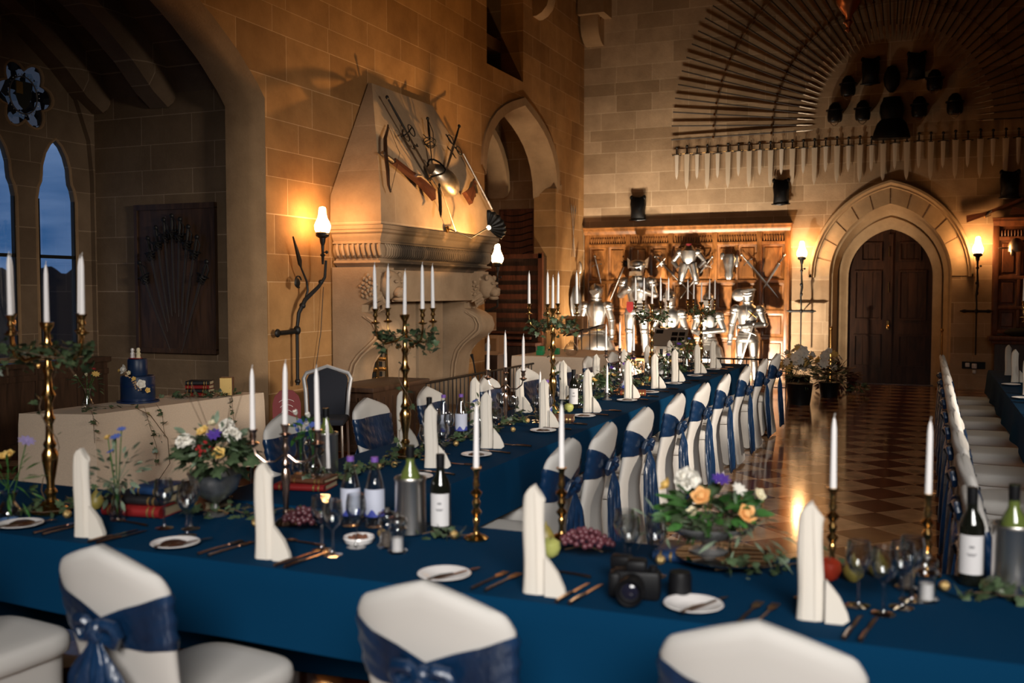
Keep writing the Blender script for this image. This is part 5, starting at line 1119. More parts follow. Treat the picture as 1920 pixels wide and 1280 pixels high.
# ---------------------------------------------------------------- candle holders and candles
candle = Maker(lambda: (lambda t: (MB().lathe([(.0105, 0), (.0110, .01), (.0085, .20), (.006, .222), (.003, .235), (.001, .238)], 14).build('wax', WAX, t), MB().tube([(0, 0, .235), (.001, 0, .245), (.003, 0, .252)], .0012, 5).build('wick', WICK, t), t)[-1])(thing('taper_candle', '', 'candle')))
def put_candle(x, y, z, label, group=None, tilt=.015): candle((x, y, z), (random.uniform(-tilt, tilt), random.uniform(-tilt, tilt), 0), label, group)
def tall_candelabrum():
    t = thing('candelabrum', '', 'candelabrum')
    MB().lathe([(.001, 0), (.075, 0), (.078, .008), (.07, .016), (.045, .03), (.035, .045), (.02, .055), (.018, .07), (.026, .085), (.018, .10)], 24).build('base', BRASS, t)
    MB().lathe([(.015, .08), (.016, .13), (.022, .16), (.030, .21), (.032, .24), (.020, .265), (.026, .28), (.016, .30), (.014, .36), (.024, .385), (.016, .40), (.013, .45), (.028, .48), (.016, .505), (.013, .56), (.022, .585), (.013, .60), (.011, .66), (.02, .68), (.012, .70), (.011, .735), (.016, .745), (.026, .76), (.028, .775), (.012, .777)], 16).build('stem', BRASS, t)
    for k in range(4):
        a = rad(45+90*k); c_, s_ = cos(a), sin(a); R_ = .18
        mb = MB().tube([(.01*c_, .01*s_, .66), (.05*c_, .05*s_, .635), (.12*c_, .12*s_, .62), (.165*c_, .165*s_, .65), (R_*c_, R_*s_, .70), (R_*c_, R_*s_, .735)], .0055, 8)
        mb.ell((.05*c_, .05*s_, .60), (.009,)*3, 6, 4).build('arm', BRASS, t)
        MB().lathe([(.010, .725), (.024, .732), (.025, .736), (.009, .742), (.007, .76), (.014, .77), (.009, .785), (.016, .80), (.022, .808), (.014, .809)], 12, o=(R_*c_, R_*s_, 0)).build('candle_cup', BRASS, t)
    return t
mkt = Maker(tall_candelabrum)
TC = ((-3.28, 2.98, 48, 'at the far left of the front table'), (-2.60, 4.72, 15, 'nearest one on the long table'), (-2.56, 6.90, 53, 'second one along the long table'), (-2.54, 9.68, -3, 'third one along the long table'), (-2.46, 11.63, -3, 'farthest one on the long table'))
for x, y, rz, lb in TC:
    mkt((x, y, ZC+.001), rad(rz), 'tall five-armed brass candelabrum, '+lb)
    put_candle(x, y, ZC+.770, 'white candle, centre of tall candelabrum, '+lb, 'candles in tall candelabra')
    for k in range(4):
        a = rad(45+90*k+rz); put_candle(x+.18*cos(a), y+.18*sin(a), ZC+.802, 'white candle, %s arm of tall candelabrum, %s' % (('back right', 'back left', 'front left', 'front right')[k], lb), 'candles in tall candelabra')
def three_arm():
    t = thing('silver_candelabrum', '', 'candelabrum')
    MB().lathe([(.001, 0), (.05, 0), (.052, .006), (.035, .02), (.016, .03), (.012, .04), (.015, .05), (.010, .06)], 20).build('base', COPPER, t)
    MB().lathe([(.010, .055), (.012, .10), (.017, .17), (.018, .20), (.010, .22), (.016, .235), (.009, .25), (.008, .28), (.014, .295), (.009, .31), (.008, .335), (.012, .345), (.024, .352), (.010, .358), (.013, .375), (.018, .39), (.012, .391)], 16).build('stem', COPPER, t)
    for s in (-1, 1):
        MB().tube([(s*.01, 0, .27), (s*.04, 0, .245), (s*.08, 0, .245), (s*.115, 0, .275), (s*.125, 0, .315)], .0045, 8).build('arm', COPPER, t)
        MB().lathe([(.006, .30), (.026, .315), (.026, .318), (.008, .324), (.015, .34), (.012, .355), (.020, .37), (.012, .371)], 14, o=(s*.125, 0, 0)).build('candle_cup', COPPER, t)
    return t
mk3 = Maker(three_arm)
for x, y, rz, lb in ((-2.27, 3.17, 22, 'on the front table behind the second napkin'), (-2.62, 6.15, 5, 'between the first two brass candelabra'), (-2.55, 8.60, 5, 'between the second and third brass candelabra'), ):
    mk3((x, y, ZC+.001), rad(rz), 'three-armed silver candelabrum '+lb)
    put_candle(x, y, ZC+.388, 'white candle amid silver candelabrum '+lb, 'candles in silver candelabra')
    for s in (-1, 1): put_candle(x+s*.125*cos(rad(rz)), y+s*.125*sin(rad(rz)), ZC+.368, 'white candle, %s arm, silver candelabrum %s' % ('left' if s < 0 else 'right', lb), 'candles in silver candelabra')
def stick():
    t = thing('brass_candlestick', '', 'candlestick')
    MB().lathe([(.001, 0), (.042, 0), (.043, .006), (.032, .014), (.012, .022), (.010, .03)], 20, flute=8, fa=.06).build('base', BRASS, t)
    MB().lathe([(.010, .025), (.008, .05), (.013, .07), (.008, .08), (.020, .10), (.009, .115), (.016, .135), (.008, .15), (.022, .17), (.008, .185), (.013, .20), (.009, .215), (.011, .25), (.020, .262), (.012, .263)], 16).build('stem', BRASS, t); return t
mks_ = Maker(stick)
for x, y, lb in ((-1.50, 3.25, 'right of the wine bottle on the front table'), (-1.215, 3.37, 'behind the third napkin on the front table'), (-.275, 3.36, 'behind the red apple on the front table'), (.01, 3.38, 'at the right end behind the salt mills')):
    mks_((x, y, ZC+.001), 0, 'turned brass candlestick '+lb); put_candle(x, y, ZC+.255, 'single white taper candle '+lb)
def lowstick():
    t = thing('low_silver_candlestick', '', 'candlestick'); MB().lathe([(.001, 0), (.04, 0), (.042, .006), (.02, .014), (.010, .024)], 20).build('base', SILVER, t); MB().lathe([(.009, .02), (.016, .035), (.009, .045), (.020, .06), (.012, .061)], 14).build('cup', SILVER, t); return t
mkl = Maker(lowstick)
for x, y, lb in ((-2.62, 4.0, 'behind the left water bottle'), (-2.50, 5.62, 'between the first and second aisle napkins'), (-2.72, 7.05, 'near the second brass candelabrum'), (-2.45, 7.9, 'beyond the second brass candelabrum')):
    mkl((x, y, ZC+.001), 0, 'low silver candlestick on the long table '+lb); put_candle(x, y, ZC+.055, 'thin white candle in the low candlestick '+lb, tilt=.04)
# ---------------------------------------------------------------- books, fruit, camera
def book(w_, d_, h, m, label, loc, rz, name='book'):
    t = thing(name, label, 'book', loc, rz); MB().bbox(-w_/2, w_/2, -d_/2, d_/2, 0, .004, .001).bbox(-w_/2, w_/2, -d_/2, d_/2, h-.004, h, .001).tube([(-w_/2, -d_/2+.002, h/2), (w_/2, -d_/2+.002, h/2)], h/2, 10).build('cover', m, t)
    MB().box(-w_/2+.005, w_/2-.005, -d_/2+.006, d_/2-.005, .004, h-.004).build('pages', PAGES, t)
    mb = MB()
    for f in (-.38, -.22, .30, .40):
        x = w_*f; mb.rings([[(xx, -d_/2+.002+(h/2+.001)*cos(a), h/2+(h/2+.001)*sin(a)) for a in [pi*(.6+.8*k/8) for k in range(9)]] for xx in (x-.004, x+.004)], False, False, close=False)
    mb.build('gilt_bands', GILT, t); return t
book(.26, .19, .045, BRED, 'thick red leather book with gilt bands at the left of the front table', (-2.93, 3.14, ZC+.001), .15)
book(.24, .18, .035, BBLK, 'black book lying on the red leather book', (-2.93, 3.15, ZC+.047), .12)
book(.14, .16, .032, BBLU, 'navy book on top of the stack left on the front table', (-2.89, 3.17, ZC+.083), .10)
book(.20, .15, .04, BBRN, 'brown book behind the wine glasses left of the flower urn', (-2.80, 3.33, ZC+.001), -.3)
book(.22, .16, .035, BBLU, 'blue book under the flower bowl on the front table', (-.72, 3.30, ZC+.001), -.05)
book(.24, .17, .03, BRED, 'red book under the glass vases on the long table', (-2.62, 3.82, ZC+.001), .2)
book(.20, .15, .022, BBRN, 'thin brown book resting on the red book under the glass vases', (-2.60, 3.83, ZC+.033), .1)
book(.22, .16, .04, BBRN, 'brown book between the second and third aisle napkins', (-2.36, 6.48, ZC+.001), .25)
book(.22, .16, .04, pmat('tan_leather', (.22, .05, .02), .45), 'reddish brown book beside the fifth aisle napkin', (-2.36, 8.38, ZC+.001), .25)
mkap = Maker(lambda: (lambda t: (MB().lathe([(.001, .008), (.012, .001), (.028, .012), (.036, .034), (.033, .054), (.018, .064), (.004, .058)], 20).build('skin', APPLEG, t), MB().tube([(0, 0, .055), (.003, 0, .075)], .0015, 5).build('stalk', STEMM, t), t)[-1])(thing('green_apple', '', 'apple')))
mkap((-1.165, 3.12, ZC+.001), 0, 'pale green apple beside the grapes on the front table'); mkap((-2.46, 6.98, ZC+.001), 0, 'green apple by the second brass candelabrum on the long table')
t = thing('red_apple', 'shiny red apple left of the wine glasses on the front table', 'apple', (-.27, 3.20, ZC+.001)); MB().lathe([(.001, .008), (.012, .001), (.028, .012), (.038, .038), (.034, .06), (.018, .07), (.004, .062)], 20).build('skin', APPLER, t); MB().tube([(0, 0, .06), (.003, 0, .08)], .0015, 5).build('stalk', STEMM, t)
for x, y, lb in ((-.20, 3.22, 'brown green pear right of the red apple'), (-.13, 3.30, 'small pear behind the wine glasses at the right'), (-1.23, 3.25, 'yellowish pear behind the green apple'), (-3.16, 3.10, 'brown pear left of the red leather book')):
    o = MB().lathe([(.001, .004), (.014, .002), (.030, .02), (.032, .035), (.022, .055), (.013, .07), (.004, .078), (.002, .09)], 18).build('pear', PEAR, loc=(x, y, ZC+.001)); tag(o, lb, 'pear')
def grapes(label, loc, sx=1):
    t = thing('grape_bunch', label, 'grapes', loc); k = 0
    for q in range(58):
        a = q*2.4; r = .0125*sqrt(q*.62); z = .010+.045*max(0, 1-(r/.075)**2)*random.random()**.4; g_ = MB().ell((r*cos(a)*1.25, r*sin(a)*.75, z), (.0105,)*3, 8, 6).build('grape', GRAPE, t) if q == 0 else None
        if q == 0: first = g_; me_ = g_.data
        else: c = first.copy(); c.location = (r*cos(a)*1.25, r*sin(a)*.75, z-.02*0); COL.objects.link(c); c.parent = t
    MB().tube([(-.08, .01, .02), (0, 0, .045), (.06, -.01, .03)], .002, 5).build('stem', STEMM, t)
grapes('bunch of dark red grapes beside the green apple', (-1.05, 3.16, ZC+.001)); grapes('bunch of dark red grapes at the foot of the silver candelabrum', (-2.15, 3.12, ZC+.001))
mkwal = Maker(lambda: tag(MB().lathe([(.001, 0), (.010, .003), (.0165, .014), (.015, .024), (.008, .031), (.001, .034)], 14, flute=5, fa=.06).build('gilded_walnut', GOLDN), '', 'walnut'))
WL = [(-1.575, 3.22, 'right of the wine bottle'), (.06, 3.22, 'right of the salt mill'), (-.80, 3.18, 'below the flower bowl'), (-.60, 3.22, 'right below the flower bowl'), (-1.79, 3.12, 'behind the white nut bowl'), (-1.83, 3.14, 'left behind the nut bowl'), (-2.36, 3.10, 'at the silver candelabrum foot'), (-2.55, 4.35, 'near the steel cooler on the long table'), (-2.50, 4.42, 'before the nearest brass candelabrum'), (-2.52, 5.18, 'beyond the nearest brass candelabrum'), (-2.42, 5.45, 'beside the second aisle napkin'), (-2.44, 5.85, 'near the second aisle plate'), (-2.52, 6.30, 'before the second brass candelabrum'), (-2.45, 7.35, 'beyond the green apple'), (-2.5, 9.2, 'near the sixth aisle napkin'), (-3.14, 2.93, 'at the far left candelabrum')]
for i, (x, y, lb) in enumerate(WL): mkwal((x, y, ZC+.001), i, 'small gilded walnut '+lb, 'gilded walnuts on the tables')
t = thing('camera', 'black camera body with a big lens lying on the front table', 'camera', (-.775, 2.80, ZC+.002), rad(10))
MB().bbox(-.07, .07, -.03, .03, .0, .085, .012).bbox(-.03, .03, -.03, .03, .08, .115, .01).bbox(-.078, -.045, -.045, .02, .01, .08, .01).build('body', BLACK, t)
q = MB().lathe([(.030, 0), (.036, .005), (.036, .04), (.040, .045), (.040, .085), (.036, .09), (.033, .088), (.028, .07), (.001, .066)], 28).build('lens', BLACK, t); q.rotation_euler = (rad(90), 0, 0); q.location = (-.01, -.025, .045)
q = MB().lathe([(.027, 0), (.02, .006), (.001, .008)], 20).build('front_glass', pmat('coated_glass', (.01, .01, .02), .05), t); q.rotation_euler = (rad(90), 0, 0); q.location = (-.01, -.092, .045)
MB().lathe([(.012, .08), (.012, .098), (.001, .098)], 14, o=(.048, 0, 0)).build('dial', BLACK, t)
q = MB().lathe([(.028, 0), (.034, .004), (.034, .06), (.030, .075), (.001, .075)], 24).build('spare_lens', BLACK, loc=(-.66, 2.86, ZC+.002)); tag(q, 'short black spare lens standing right of the camera', 'lens')
q = MB().bbox(-.035, .035, -.03, .03, 0, .05, .008).bbox(-.032, .032, -.045, .0, .05, .09, .008).build('flash_unit', BLACK, loc=(-.855, 2.94, ZC+.002)); tag(q, 'black flash unit standing behind the camera', 'flash')
# ================================================================= plants and flowers
def frame(d, roll=0):
    d = Vector(d).normalized(); return (d.to_track_quat('Y', 'Z').to_matrix() @ Matrix.Rotation(roll, 3, 'Y'))
IVY = [(0, 0), (.28, -.16), (.52, .12), (.34, .34), (.40, .62), (.16, .62), (0, 1.0), (-.16, .62), (-.40, .62), (-.34, .34), (-.52, .12), (-.28, -.16)]
OVAL = [(0, 0), (.14, .2), (.2, .5), (.12, .82), (0, 1), (-.12, .82), (-.2, .5), (-.14, .2)]
SLIM = [(0, 0), (.06, .3), (.07, .6), (0, 1), (-.07, .6), (-.06, .3)]
def leaf(mb, p, d, s, shape=IVY, roll=0, bend=.25):
    R = frame(d, roll); p = Vector(p); vs = [p+R @ Vector((x*s, y*s, -bend*s*(y*y)+.12*s*abs(x))) for x, y in shape]
    c = p+R @ Vector((0, .4*s, .02*s)); vs.append(c); n_ = len(shape)
    mb.add(vs, [(i, (i+1) % n_, n_) for i in range(n_)], False)
def rnd_dir(up=.3):
    v = Vector((random.gauss(0, 1), random.gauss(0, 1), random.gauss(up, .7))); return v.normalized()
def vine(mb_l, mb_s, pts, s=.04, dens=55, spread=.02):
    P = [Vector(p) for p in pts]; mb_s.tube(P, .0018, 5)
    for i in range(len(P)-1):
        k = max(1, int((P[i+1]-P[i]).length*dens))
        for q in range(k):
            p = P[i].lerp(P[i+1], (q+random.random())/k)+Vector([random.gauss(0, spread) for _ in range(3)])
            leaf(mb_l, p, rnd_dir(.1), s*random.uniform(.6, 1.15), IVY, random.uniform(-1, 1))
def garland(label, loc, build, grp=None, m=LEAF):
    t = thing('ivy_garland', label, 'ivy', loc, 0, grp); a, b_ = MB(), MB(); build(a, b_)
    a.build('leaves', m, t)['kind'] = 'stuff'; b_.build('vine', STEMM, t); return t
def wound(hgt=.62, trail=True):
    def f(a, b_):
        vine(a, b_, [(.15*cos(q*.55), .15*sin(q*.55), .655+.02*sin(q)) for q in range(13)], .042, 75, .018)
        for k in range(4): an = rad(70+90*k); vine(a, b_, [(.02*cos(an), .02*sin(an), .68), (.10*cos(an), .10*sin(an), .66), (.16*cos(an), .16*sin(an), .63), (.17*cos(an+.2), .17*sin(an+.2), .57)], .045, 60, .02)
        vine(a, b_, [(.035*cos(q*.8), .035*sin(q*.8), .64-.042*q) for q in range(15)], .034, 26, .012)
        vine(a, b_, [(.09*cos(q*.7+1), .09*sin(q*.7+1), .02) for q in range(10)], .036, 50, .014)
    return f
for x, y, rz, lb in TC: garland('green ivy wound round the tall brass candelabrum '+lb, (x, y, ZC+.002), wound(), 'ivy on the candelabra')
def strip(x0, y0, x1, y1, n=7, s=.035, d=60):
    def f(a, b_):
        vine(a, b_, [(x0+(x1-x0)*k/n+random.gauss(0, .02), y0+(y1-y0)*k/n+random.gauss(0, .02), .016+.012*(k % 2)) for k in range(n+1)], s, d, .02)
    return f
for i, (y0, y1) in enumerate(((3.75, 4.5), (4.95, 5.9), (6.0, 6.75), (7.1, 8.3), (8.7, 9.5), (9.9, 11.4))):
    garland('loose ivy trail lying down the middle of the long table, %s stretch from the camera' % ORD[i], (0, 0, ZC+.003), strip(-2.60, y0, -2.54, y1, 8, .05, 70), 'ivy trails on the long table')
garland('ivy trail from the flower bowl towards the red apple', (0, 0, ZC+.003), strip(-.62, 3.12, -.25, 3.30, 6, .035, 110))
garland('ivy sprig at the foot of the wine bottle on the front table', (0, 0, ZC+.003), strip(-1.68, 3.20, -1.52, 3.20, 3, .035, 90))
garland('ivy sprig before the right hand steel cooler', (0, 0, ZC+.003), strip(.12, 3.14, .24, 3.18, 3, .045, 160))
garland('ivy trail under the flower urn on the front table', (0, 0, ZC+.003), strip(-2.74, 3.16, -2.46, 3.20, 5, .035, 130))
garland('ivy trail between the candelabrum and the red book', (0, 0, ZC+.003), strip(-3.36, 3.16, -2.98, 3.28, 5, .040, 90))
garland('ivy trail near the silver candelabrum on the far edge', (0, 0, ZC+.003), strip(-2.45, 3.28, -2.16, 3.33, 5, .032, 70))
def petals(mb, c, d, r, n=6, rings=2, cup=.5, shape=OVAL, wide=2.4):
    R = frame(d); up = Vector(d).normalized()
    for q in range(rings):
        for k in range(n):
            a = 2*pi*(k+.5*q)/n; o_ = R @ Vector((cos(a), 0, sin(a))); dd = (o_*(1-cup*(.4+.6*q/max(1, rings-1) if rings > 1 else 1))+up*cup*(1+q*.8)).normalized()
            side = dd.cross(up).normalized(); p = Vector(c); s = r*(1-.18*q)
            nrm_ = side.cross(dd)
            vs = [p+side*(x*s*wide)+dd*(y*s)+nrm_*(-.25*s*y*y*1) for x, y in shape]; vs.append(p+dd*.45*s); n_ = len(shape)
            mb.add(vs, [(i, (i+1) % n_, n_) for i in range(n_)], True)
def flower(t, c, d, r, kind='rose', m=FWHITE, name=None):
    mb = MB(); c = Vector(c)
    if kind == 'rose':
        petals(mb, c, d, r, 5, 3, .75); mb.ell(c+Vector(d).normalized()*r*.35, (r*.42,)*3, 8, 6)
    elif kind == 'daisy': petals(mb, c, d, r, 9, 1, .25, OVAL, 1.2); mb.ell(c, (r*.2,)*3, 6, 4)
    elif kind == 'ball':
        for q in range(26): v = rnd_dir(.6); petals(mb, c+v*r*.35, v, r*.6, 4, 1, .6)
        mb.ell(c, (r*.6,)*3, 8, 6)
    elif kind == 'bell': petals(mb, c, d, r, 6, 1, .8, OVAL, 1.6)
    mb.build(name or {'rose': 'rose', 'daisy': 'anemone', 'ball': 'carnation', 'bell': 'bluebell'}[kind], m, t)
def foliage(t, c, R_, n, s=(.04, .07), m=LEAF, shape=IVY, flat=.6, name='foliage', down=0):
    mb = MB()
    for k in range(n):
        v = rnd_dir(.25); v.z = v.z*flat-down*random.random(); p = Vector(c)+Vector((v.x*R_, v.y*R_, v.z*R_))*random.uniform(.45, 1); leaf(mb, p, (v+Vector((0, 0, .1))), random.uniform(*s), shape, random.uniform(-1, 1))
    for k in range(int(n/9)): v = rnd_dir(.3); mb.tube([Vector(c)-Vector((0, 0, R_*.3)), Vector(c)+v*R_*.6], .0015, 4)
    o = mb.build(name, m, t); o['kind'] = 'stuff'; return o
# silver urn
t = thing('flower_urn', 'tarnished silver urn overflowing with ivy, white carnations and a purple anemone', 'flower arrangement', (-2.63, 3.20, ZC+.002))
MB().lathe([(.001, 0), (.048, 0), (.05, .006), (.035, .014), (.012, .022), (.010, .045), (.02, .055), (.055, .075), (.085, .105), (.10, .145), (.105, .165), (.112, .172), (.10, .170), (.09, .13), (.001, .10)], 28).build('urn', SILVER, t)
foliage(t, (0, 0, .255), .165, 150, (.035, .075), flat=.5, down=.22); foliage(t, (0, 0, .27), .15, 50, (.03, .06), LEAF2, OVAL, .7, 'grey_leaves')
for c, r, k, m in (((-.07, -.09, .25), .045, 'ball', FWHITE), ((.10, -.02, .275), .045, 'ball', FWHITE), ((.02, .05, .30), .04, 'ball', FWHITE), ((-.13, -.03, .25), .032, 'rose', FYEL), ((-.02, -.04, .285), .034, 'rose', FYEL), ((.10, -.10, .215), .034, 'rose', FYEL), ((.045, -.06, .285), .032, 'daisy', FPURP), ((-.02, .02, .31), .03, 'rose', FCREAM)):
    c = (c[0], c[1], c[2]+.05)
    flower(t, c, (c[0], c[1]-.08, .16), r, k, m)
mb = MB()
for k in range(16): mb.ell((.05+random.gauss(0, .02), -.12+random.gauss(0, .012), .29+random.gauss(0, .014)), (.006,)*3, 6, 4)
mb.build('red_berries', FRED, t)['kind'] = 'stuff'
mb = MB()
for a in (-.9, -.6, .5, .8): mb.tube([(0, 0, .2), (.09*a, .02, .36), (.19*a, .0, .50+.05*abs(a))], [.002, .0016, .001], 5)
mb.build('bare_twigs', STEMM, t)
# bowl of flowers on the right
t = thing('flower_bowl', 'footed glass bowl of yellow roses, white carnation and blue anemone on the front table', 'flower arrangement', (-.66, 3.27, ZC+.038))
MB().lathe([(.06, 0), (.065, .006), (.03, .015), (.02, .03), (.06, .045), (.12, .07), (.15, .095), (.152, .10), (.145, .097), (.11, .075), (.02, .045), (.001, .045)], 32, flute=16, fa=.03).build('bowl', CUTG, t)
foliage(t, (0, 0, .13), .15, 130, (.04, .08), LEAF3, OVAL, .45); foliage(t, (0, 0, .13), .17, 60, (.03, .055), LEAF, IVY, .5, 'ivy'); foliage(t, (.10, .0, .10), .18, 40, (.05, .09), LEAF2, SLIM, .5, 'willow_leaves', down=.5)
foliage(t, (-.15, -.02, .08), .12, 26, (.05, .08), LEAF2, SLIM, .4, 'eucalyptus')
for c, r, k, m in (((-.07, -.01, .235), .052, 'ball', FWHITE), ((-.135, -.02, .21), .03, 'rose', FYEL), ((-.005, -.09, .195), .040, 'rose', FORANGE), ((.035, .02, .24), .034, 'daisy', FPURP), ((.13, -.07, .145), .040, 'rose', FORANGE), ((.16, -.01, .20), .028, 'rose', FCREAM), ((.10, .0, .215), .028, 'daisy', FWHITE), ((-.03, -.11, .15), .022, 'rose', FCREAM)):
    flower(t, c, (c[0], c[1]-.08, .13), r, k, m)
mb = MB().lathe([(.001, .0), (.16, 0), (.162, .003), (.001, .004)], 36).build('mirror_base', pmat('mirror', (.7, .7, .7), .03, 1), loc=(-.60, 3.25, ZC+.036-.0)); tag(mb, 'round mirror plate under the flower bowl', 'mirror')
# glass vases with flowers: generic
def vase_group(label, loc, fl, h=.16, r=.035, stems=.16, leaves=20, lm=LEAF, body=GLASS, ls=(.03, .06), shape=OVAL, R_=.06):
    t = thing('flower_vase', label, 'flower arrangement', loc)
    MB().lathe([(.001, .0), (r*.9, 0), (r, .01), (r*.95, h*.3), (r*.45, h*.62), (r*.5, h*.8), (r*.75, h), (r*.7, h), (r*.4, h*.7), (r*.85, h*.3), (.001, .006)], 20).build('vase', body, t)
    mb = MB()
    for (c, rr, k, m) in fl: mb.tube([(0, 0, .02), (c[0]*.3, c[1]*.3, h), c], .0022, 5)
    mb.build('stems', LEAF3, t)
    if leaves: foliage(t, (0, 0, h+.04), R_, leaves, ls, lm, shape, 1.1)
    for c, rr, k, m in fl: flower(t, c, (c[0], c[1]-.05, .12), rr, k, m)
    return t
vase_group('glass vase with yellow tulip and lilac bloom, far left of the front table', (-3.34, 2.83, ZC+.001), [((.0, .0, .24), .042, 'rose', FYEL), ((.07, .03, .31), .035, 'daisy', pmat('lilac', (.30, .24, .45), .6))], .11, .05, leaves=60, lm=LEAF3, ls=(.04, .09), shape=SLIM, R_=.10)
vase_group('slim glass vase of blue and yellow sprigs behind the first napkin', (-2.93, 2.98, ZC+.001), [((.0, 0, .33), .026, 'daisy', FBLUE), ((-.04, 0, .32), .02, 'rose', FYEL), ((.02, .01, .36), .02, 'daisy', FBLUE), ((-.03, 0, .27), .018, 'daisy', FBLUE)], .14, .03, leaves=70, lm=LEAF2, ls=(.03, .05), shape=OVAL, R_=.13)
for i, (x, y, n_) in enumerate(((-2.68, 3.86, 'left'), (-2.57, 3.80, 'right'))):
    t = vase_group('twisted clear glass vase of bluebells and white blooms on the books, the %s one' % n_, (x, y, ZC+.056), [((-.02, 0, .27), .028, 'bell', FWHITE), ((.01, .0, .24), .032, 'daisy', FBLUE), ((-.03, .01, .21), .022, 'bell', FBLUE), ((.035, 0, .22), .026, 'bell', FWHITE), ((-.01, 0, .19), .024, 'bell', FBLUE)][:5-2*i], .17, .04, leaves=14, lm=LEAF3)
    mb = MB(); mb.tube([(.045*cos(q*.55), .045*sin(q*.55), .01+.0085*q) for q in range(18)], .006, 6); mb.build('glass_handle', GLASS, t)
for x, y, lb, fl in ((-2.63, 5.75, 'brown pot of blue and yellow flowers beside the second silver candelabrum', [((-.03, 0, .20), .026, 'daisy', FBLUE), ((-.05, 0, .16), .02, 'daisy', FBLUE), ((.05, -.02, .155), .032, 'rose', FYEL), ((.01, 0, .18), .022, 'rose', FCREAM)]),
                     (-2.52, 7.62, 'pot of blue and yellow flowers past the second brass candelabrum', [((-.05, 0, .18), .026, 'daisy', FBLUE), ((.0, 0, .20), .024, 'daisy', FPURP), ((.05, 0, .18), .03, 'rose', FYEL)])):
    vase_group(lb, (x, y, ZC+.001), fl, .09, .045, leaves=60, lm=LEAF, body=GLASS if y > 7 else pmat('stoneware', (.16, .12, .08), .6), R_=.09)
for x, y, h, lb in ((-2.58, 9.05, .14, 'vase of anemones before the third brass candelabrum'), (-2.52, 8.15, .12, 'vase with a tall dark leaf and anemone midway along the long table'), (-2.52, 10.65, .20, 'vase of cream roses and berries near the far end of the long table'), (-2.50, 11.05, .24, 'tallest vase of blue thistles at the far end of the long table'), (-2.48, 10.0, .12, 'low vase of white flowers past the third brass candelabrum')):
    vase_group(lb, (x, y, ZC+.001), [((-.04, 0, h+.10), .03, 'daisy', FWHITE), ((.03, 0, h+.13), .03, 'daisy', FBLUE if h > .2 else FPURP), ((.01, -.03, h+.07), .028, 'rose', FCREAM), ((.05, 0, h+.06), .026, 'rose', FYEL)], h, .04, leaves=60, lm=LEAF, R_=.10)
t = thing('flower_vase', 'green and white posy standing between the fourth and fifth aisle napkins', 'flower arrangement', (-2.58, 7.95, ZC+.001)); MB().lathe([(.001, 0), (.04, 0), (.035, .08), (.045, .10), (.04, .10), (.03, .08), (.001, .01)], 18).build('vase', GLASS, t); foliage(t, (0, 0, .14), .09, 60); flower(t, (.0, -.04, .19), (0, -.1, .1), .035, 'rose', FWHITE)
# ---------------------------------------------------------------- cake table
CX, CY = -5.93, 6.28
t = thing('wedding_cake', 'navy blue two-tier wedding cake with a spray of white and gold sugar flowers', 'cake', (CX, CY, ZC+.002))
NV = pmat('navy_icing', (.005, .020, .062), .4, spec=.4); NV2 = pmat('navy_ribbon', (.006, .02, .07), .3)
MB().lathe([(.001, 0), (.165, 0), (.165, .012), (.001, .012)], 40).build('cake_board', NV2, t); MB().lathe([(.001, .012), (.130, .012), (.134, .02), (.134, .205), (.128, .214), (.001, .215)], 40).build('bottom_tier', NV, t)
MB().lathe([(.001, .215), (.075, .215), (.078, .222), (.078, .342), (.073, .350), (.001, .350)], 36).build('top_tier', NV, t); MB().lathe([(.1355, .015), (.1355, .035)], 40, cap0=False, cap1=False).lathe([(.1355, .130), (.1355, .145)], 40, cap0=False, cap1=False).build('ribbon', NV2, t)
for c, r, k, m in (((-.035, -.095, .265), .050, 'rose', FWHITE), ((.120, -.095, .155), .046, 'rose', FWHITE), ((-.090, -.10, .258), .022, 'rose', FYEL), ((.155, -.065, .105), .028, 'rose', FYEL), ((.03, -.12, .245), .022, 'rose', FCREAM), ((.075, -.12, .20), .022, 'rose', FYEL)): flower(t, c, (c[0], c[1], .03), r, k, m, 'sugar_flower')
mb = MB()
for k in range(60): f = random.random(); mb.ell((-.06+.2*f+random.gauss(0, .012), -.105-.02*f+random.gauss(0, .008), .275-.16*f+random.gauss(0, .012)), (.0065,)*3, 6, 4)
mb.build('sugar_berries', pmat('gold_berry', (.50, .32, .18), .5), t)['kind'] = 'stuff'
t = thing('cake_topper', 'pair of small white figures on top of the wedding cake', 'figurine', (CX-.01, CY-.01, ZC+.353))
MB().lathe([(.001, 0), (.02, 0), (.016, .03), (.018, .045), (.012, .055), (.016, .07), (.012, .084), (.001, .088)], 14, o=(-.03, 0, 0)).build('left_figure', CHINA, t); MB().lathe([(.001, 0), (.022, 0), (.016, .03), (.02, .045), (.012, .055), (.017, .07), (.012, .088), (.001, .092)], 14, o=(.03, 0, 0)).build('right_figure', FCREAM, t)
MB().lathe([(.05, 0), (.055, .004), (.05, .008)], 24).build('red_ribbon', FRED, t)
vase_group('clear glass vase of yellow and white freesias left of the cake', (-5.93, 5.75, ZC+.001), [((-.08, -.02, .24), .030, 'bell', FCREAM), ((.0, 0, .25), .028, 'bell', FCREAM), ((.09, 0, .27), .034, 'daisy', FYEL), ((.05, .02, .30), .02, 'rose', FRED)], .16, .045, leaves=40, lm=LEAF, R_=.11)
for i, (m, h) in enumerate(((BRED, .035), (BBLK, .03), (BRED, .032), (BBLK, .035))):
    book(.20, .15, h, m, '%s of the stack of dark books right of the cake' % ('bottom book', 'second book', 'third book', 'top book')[i], (-5.76, 6.83, ZC+.002+sum((.036, .031, .033)[:i])), .25+.05*i)
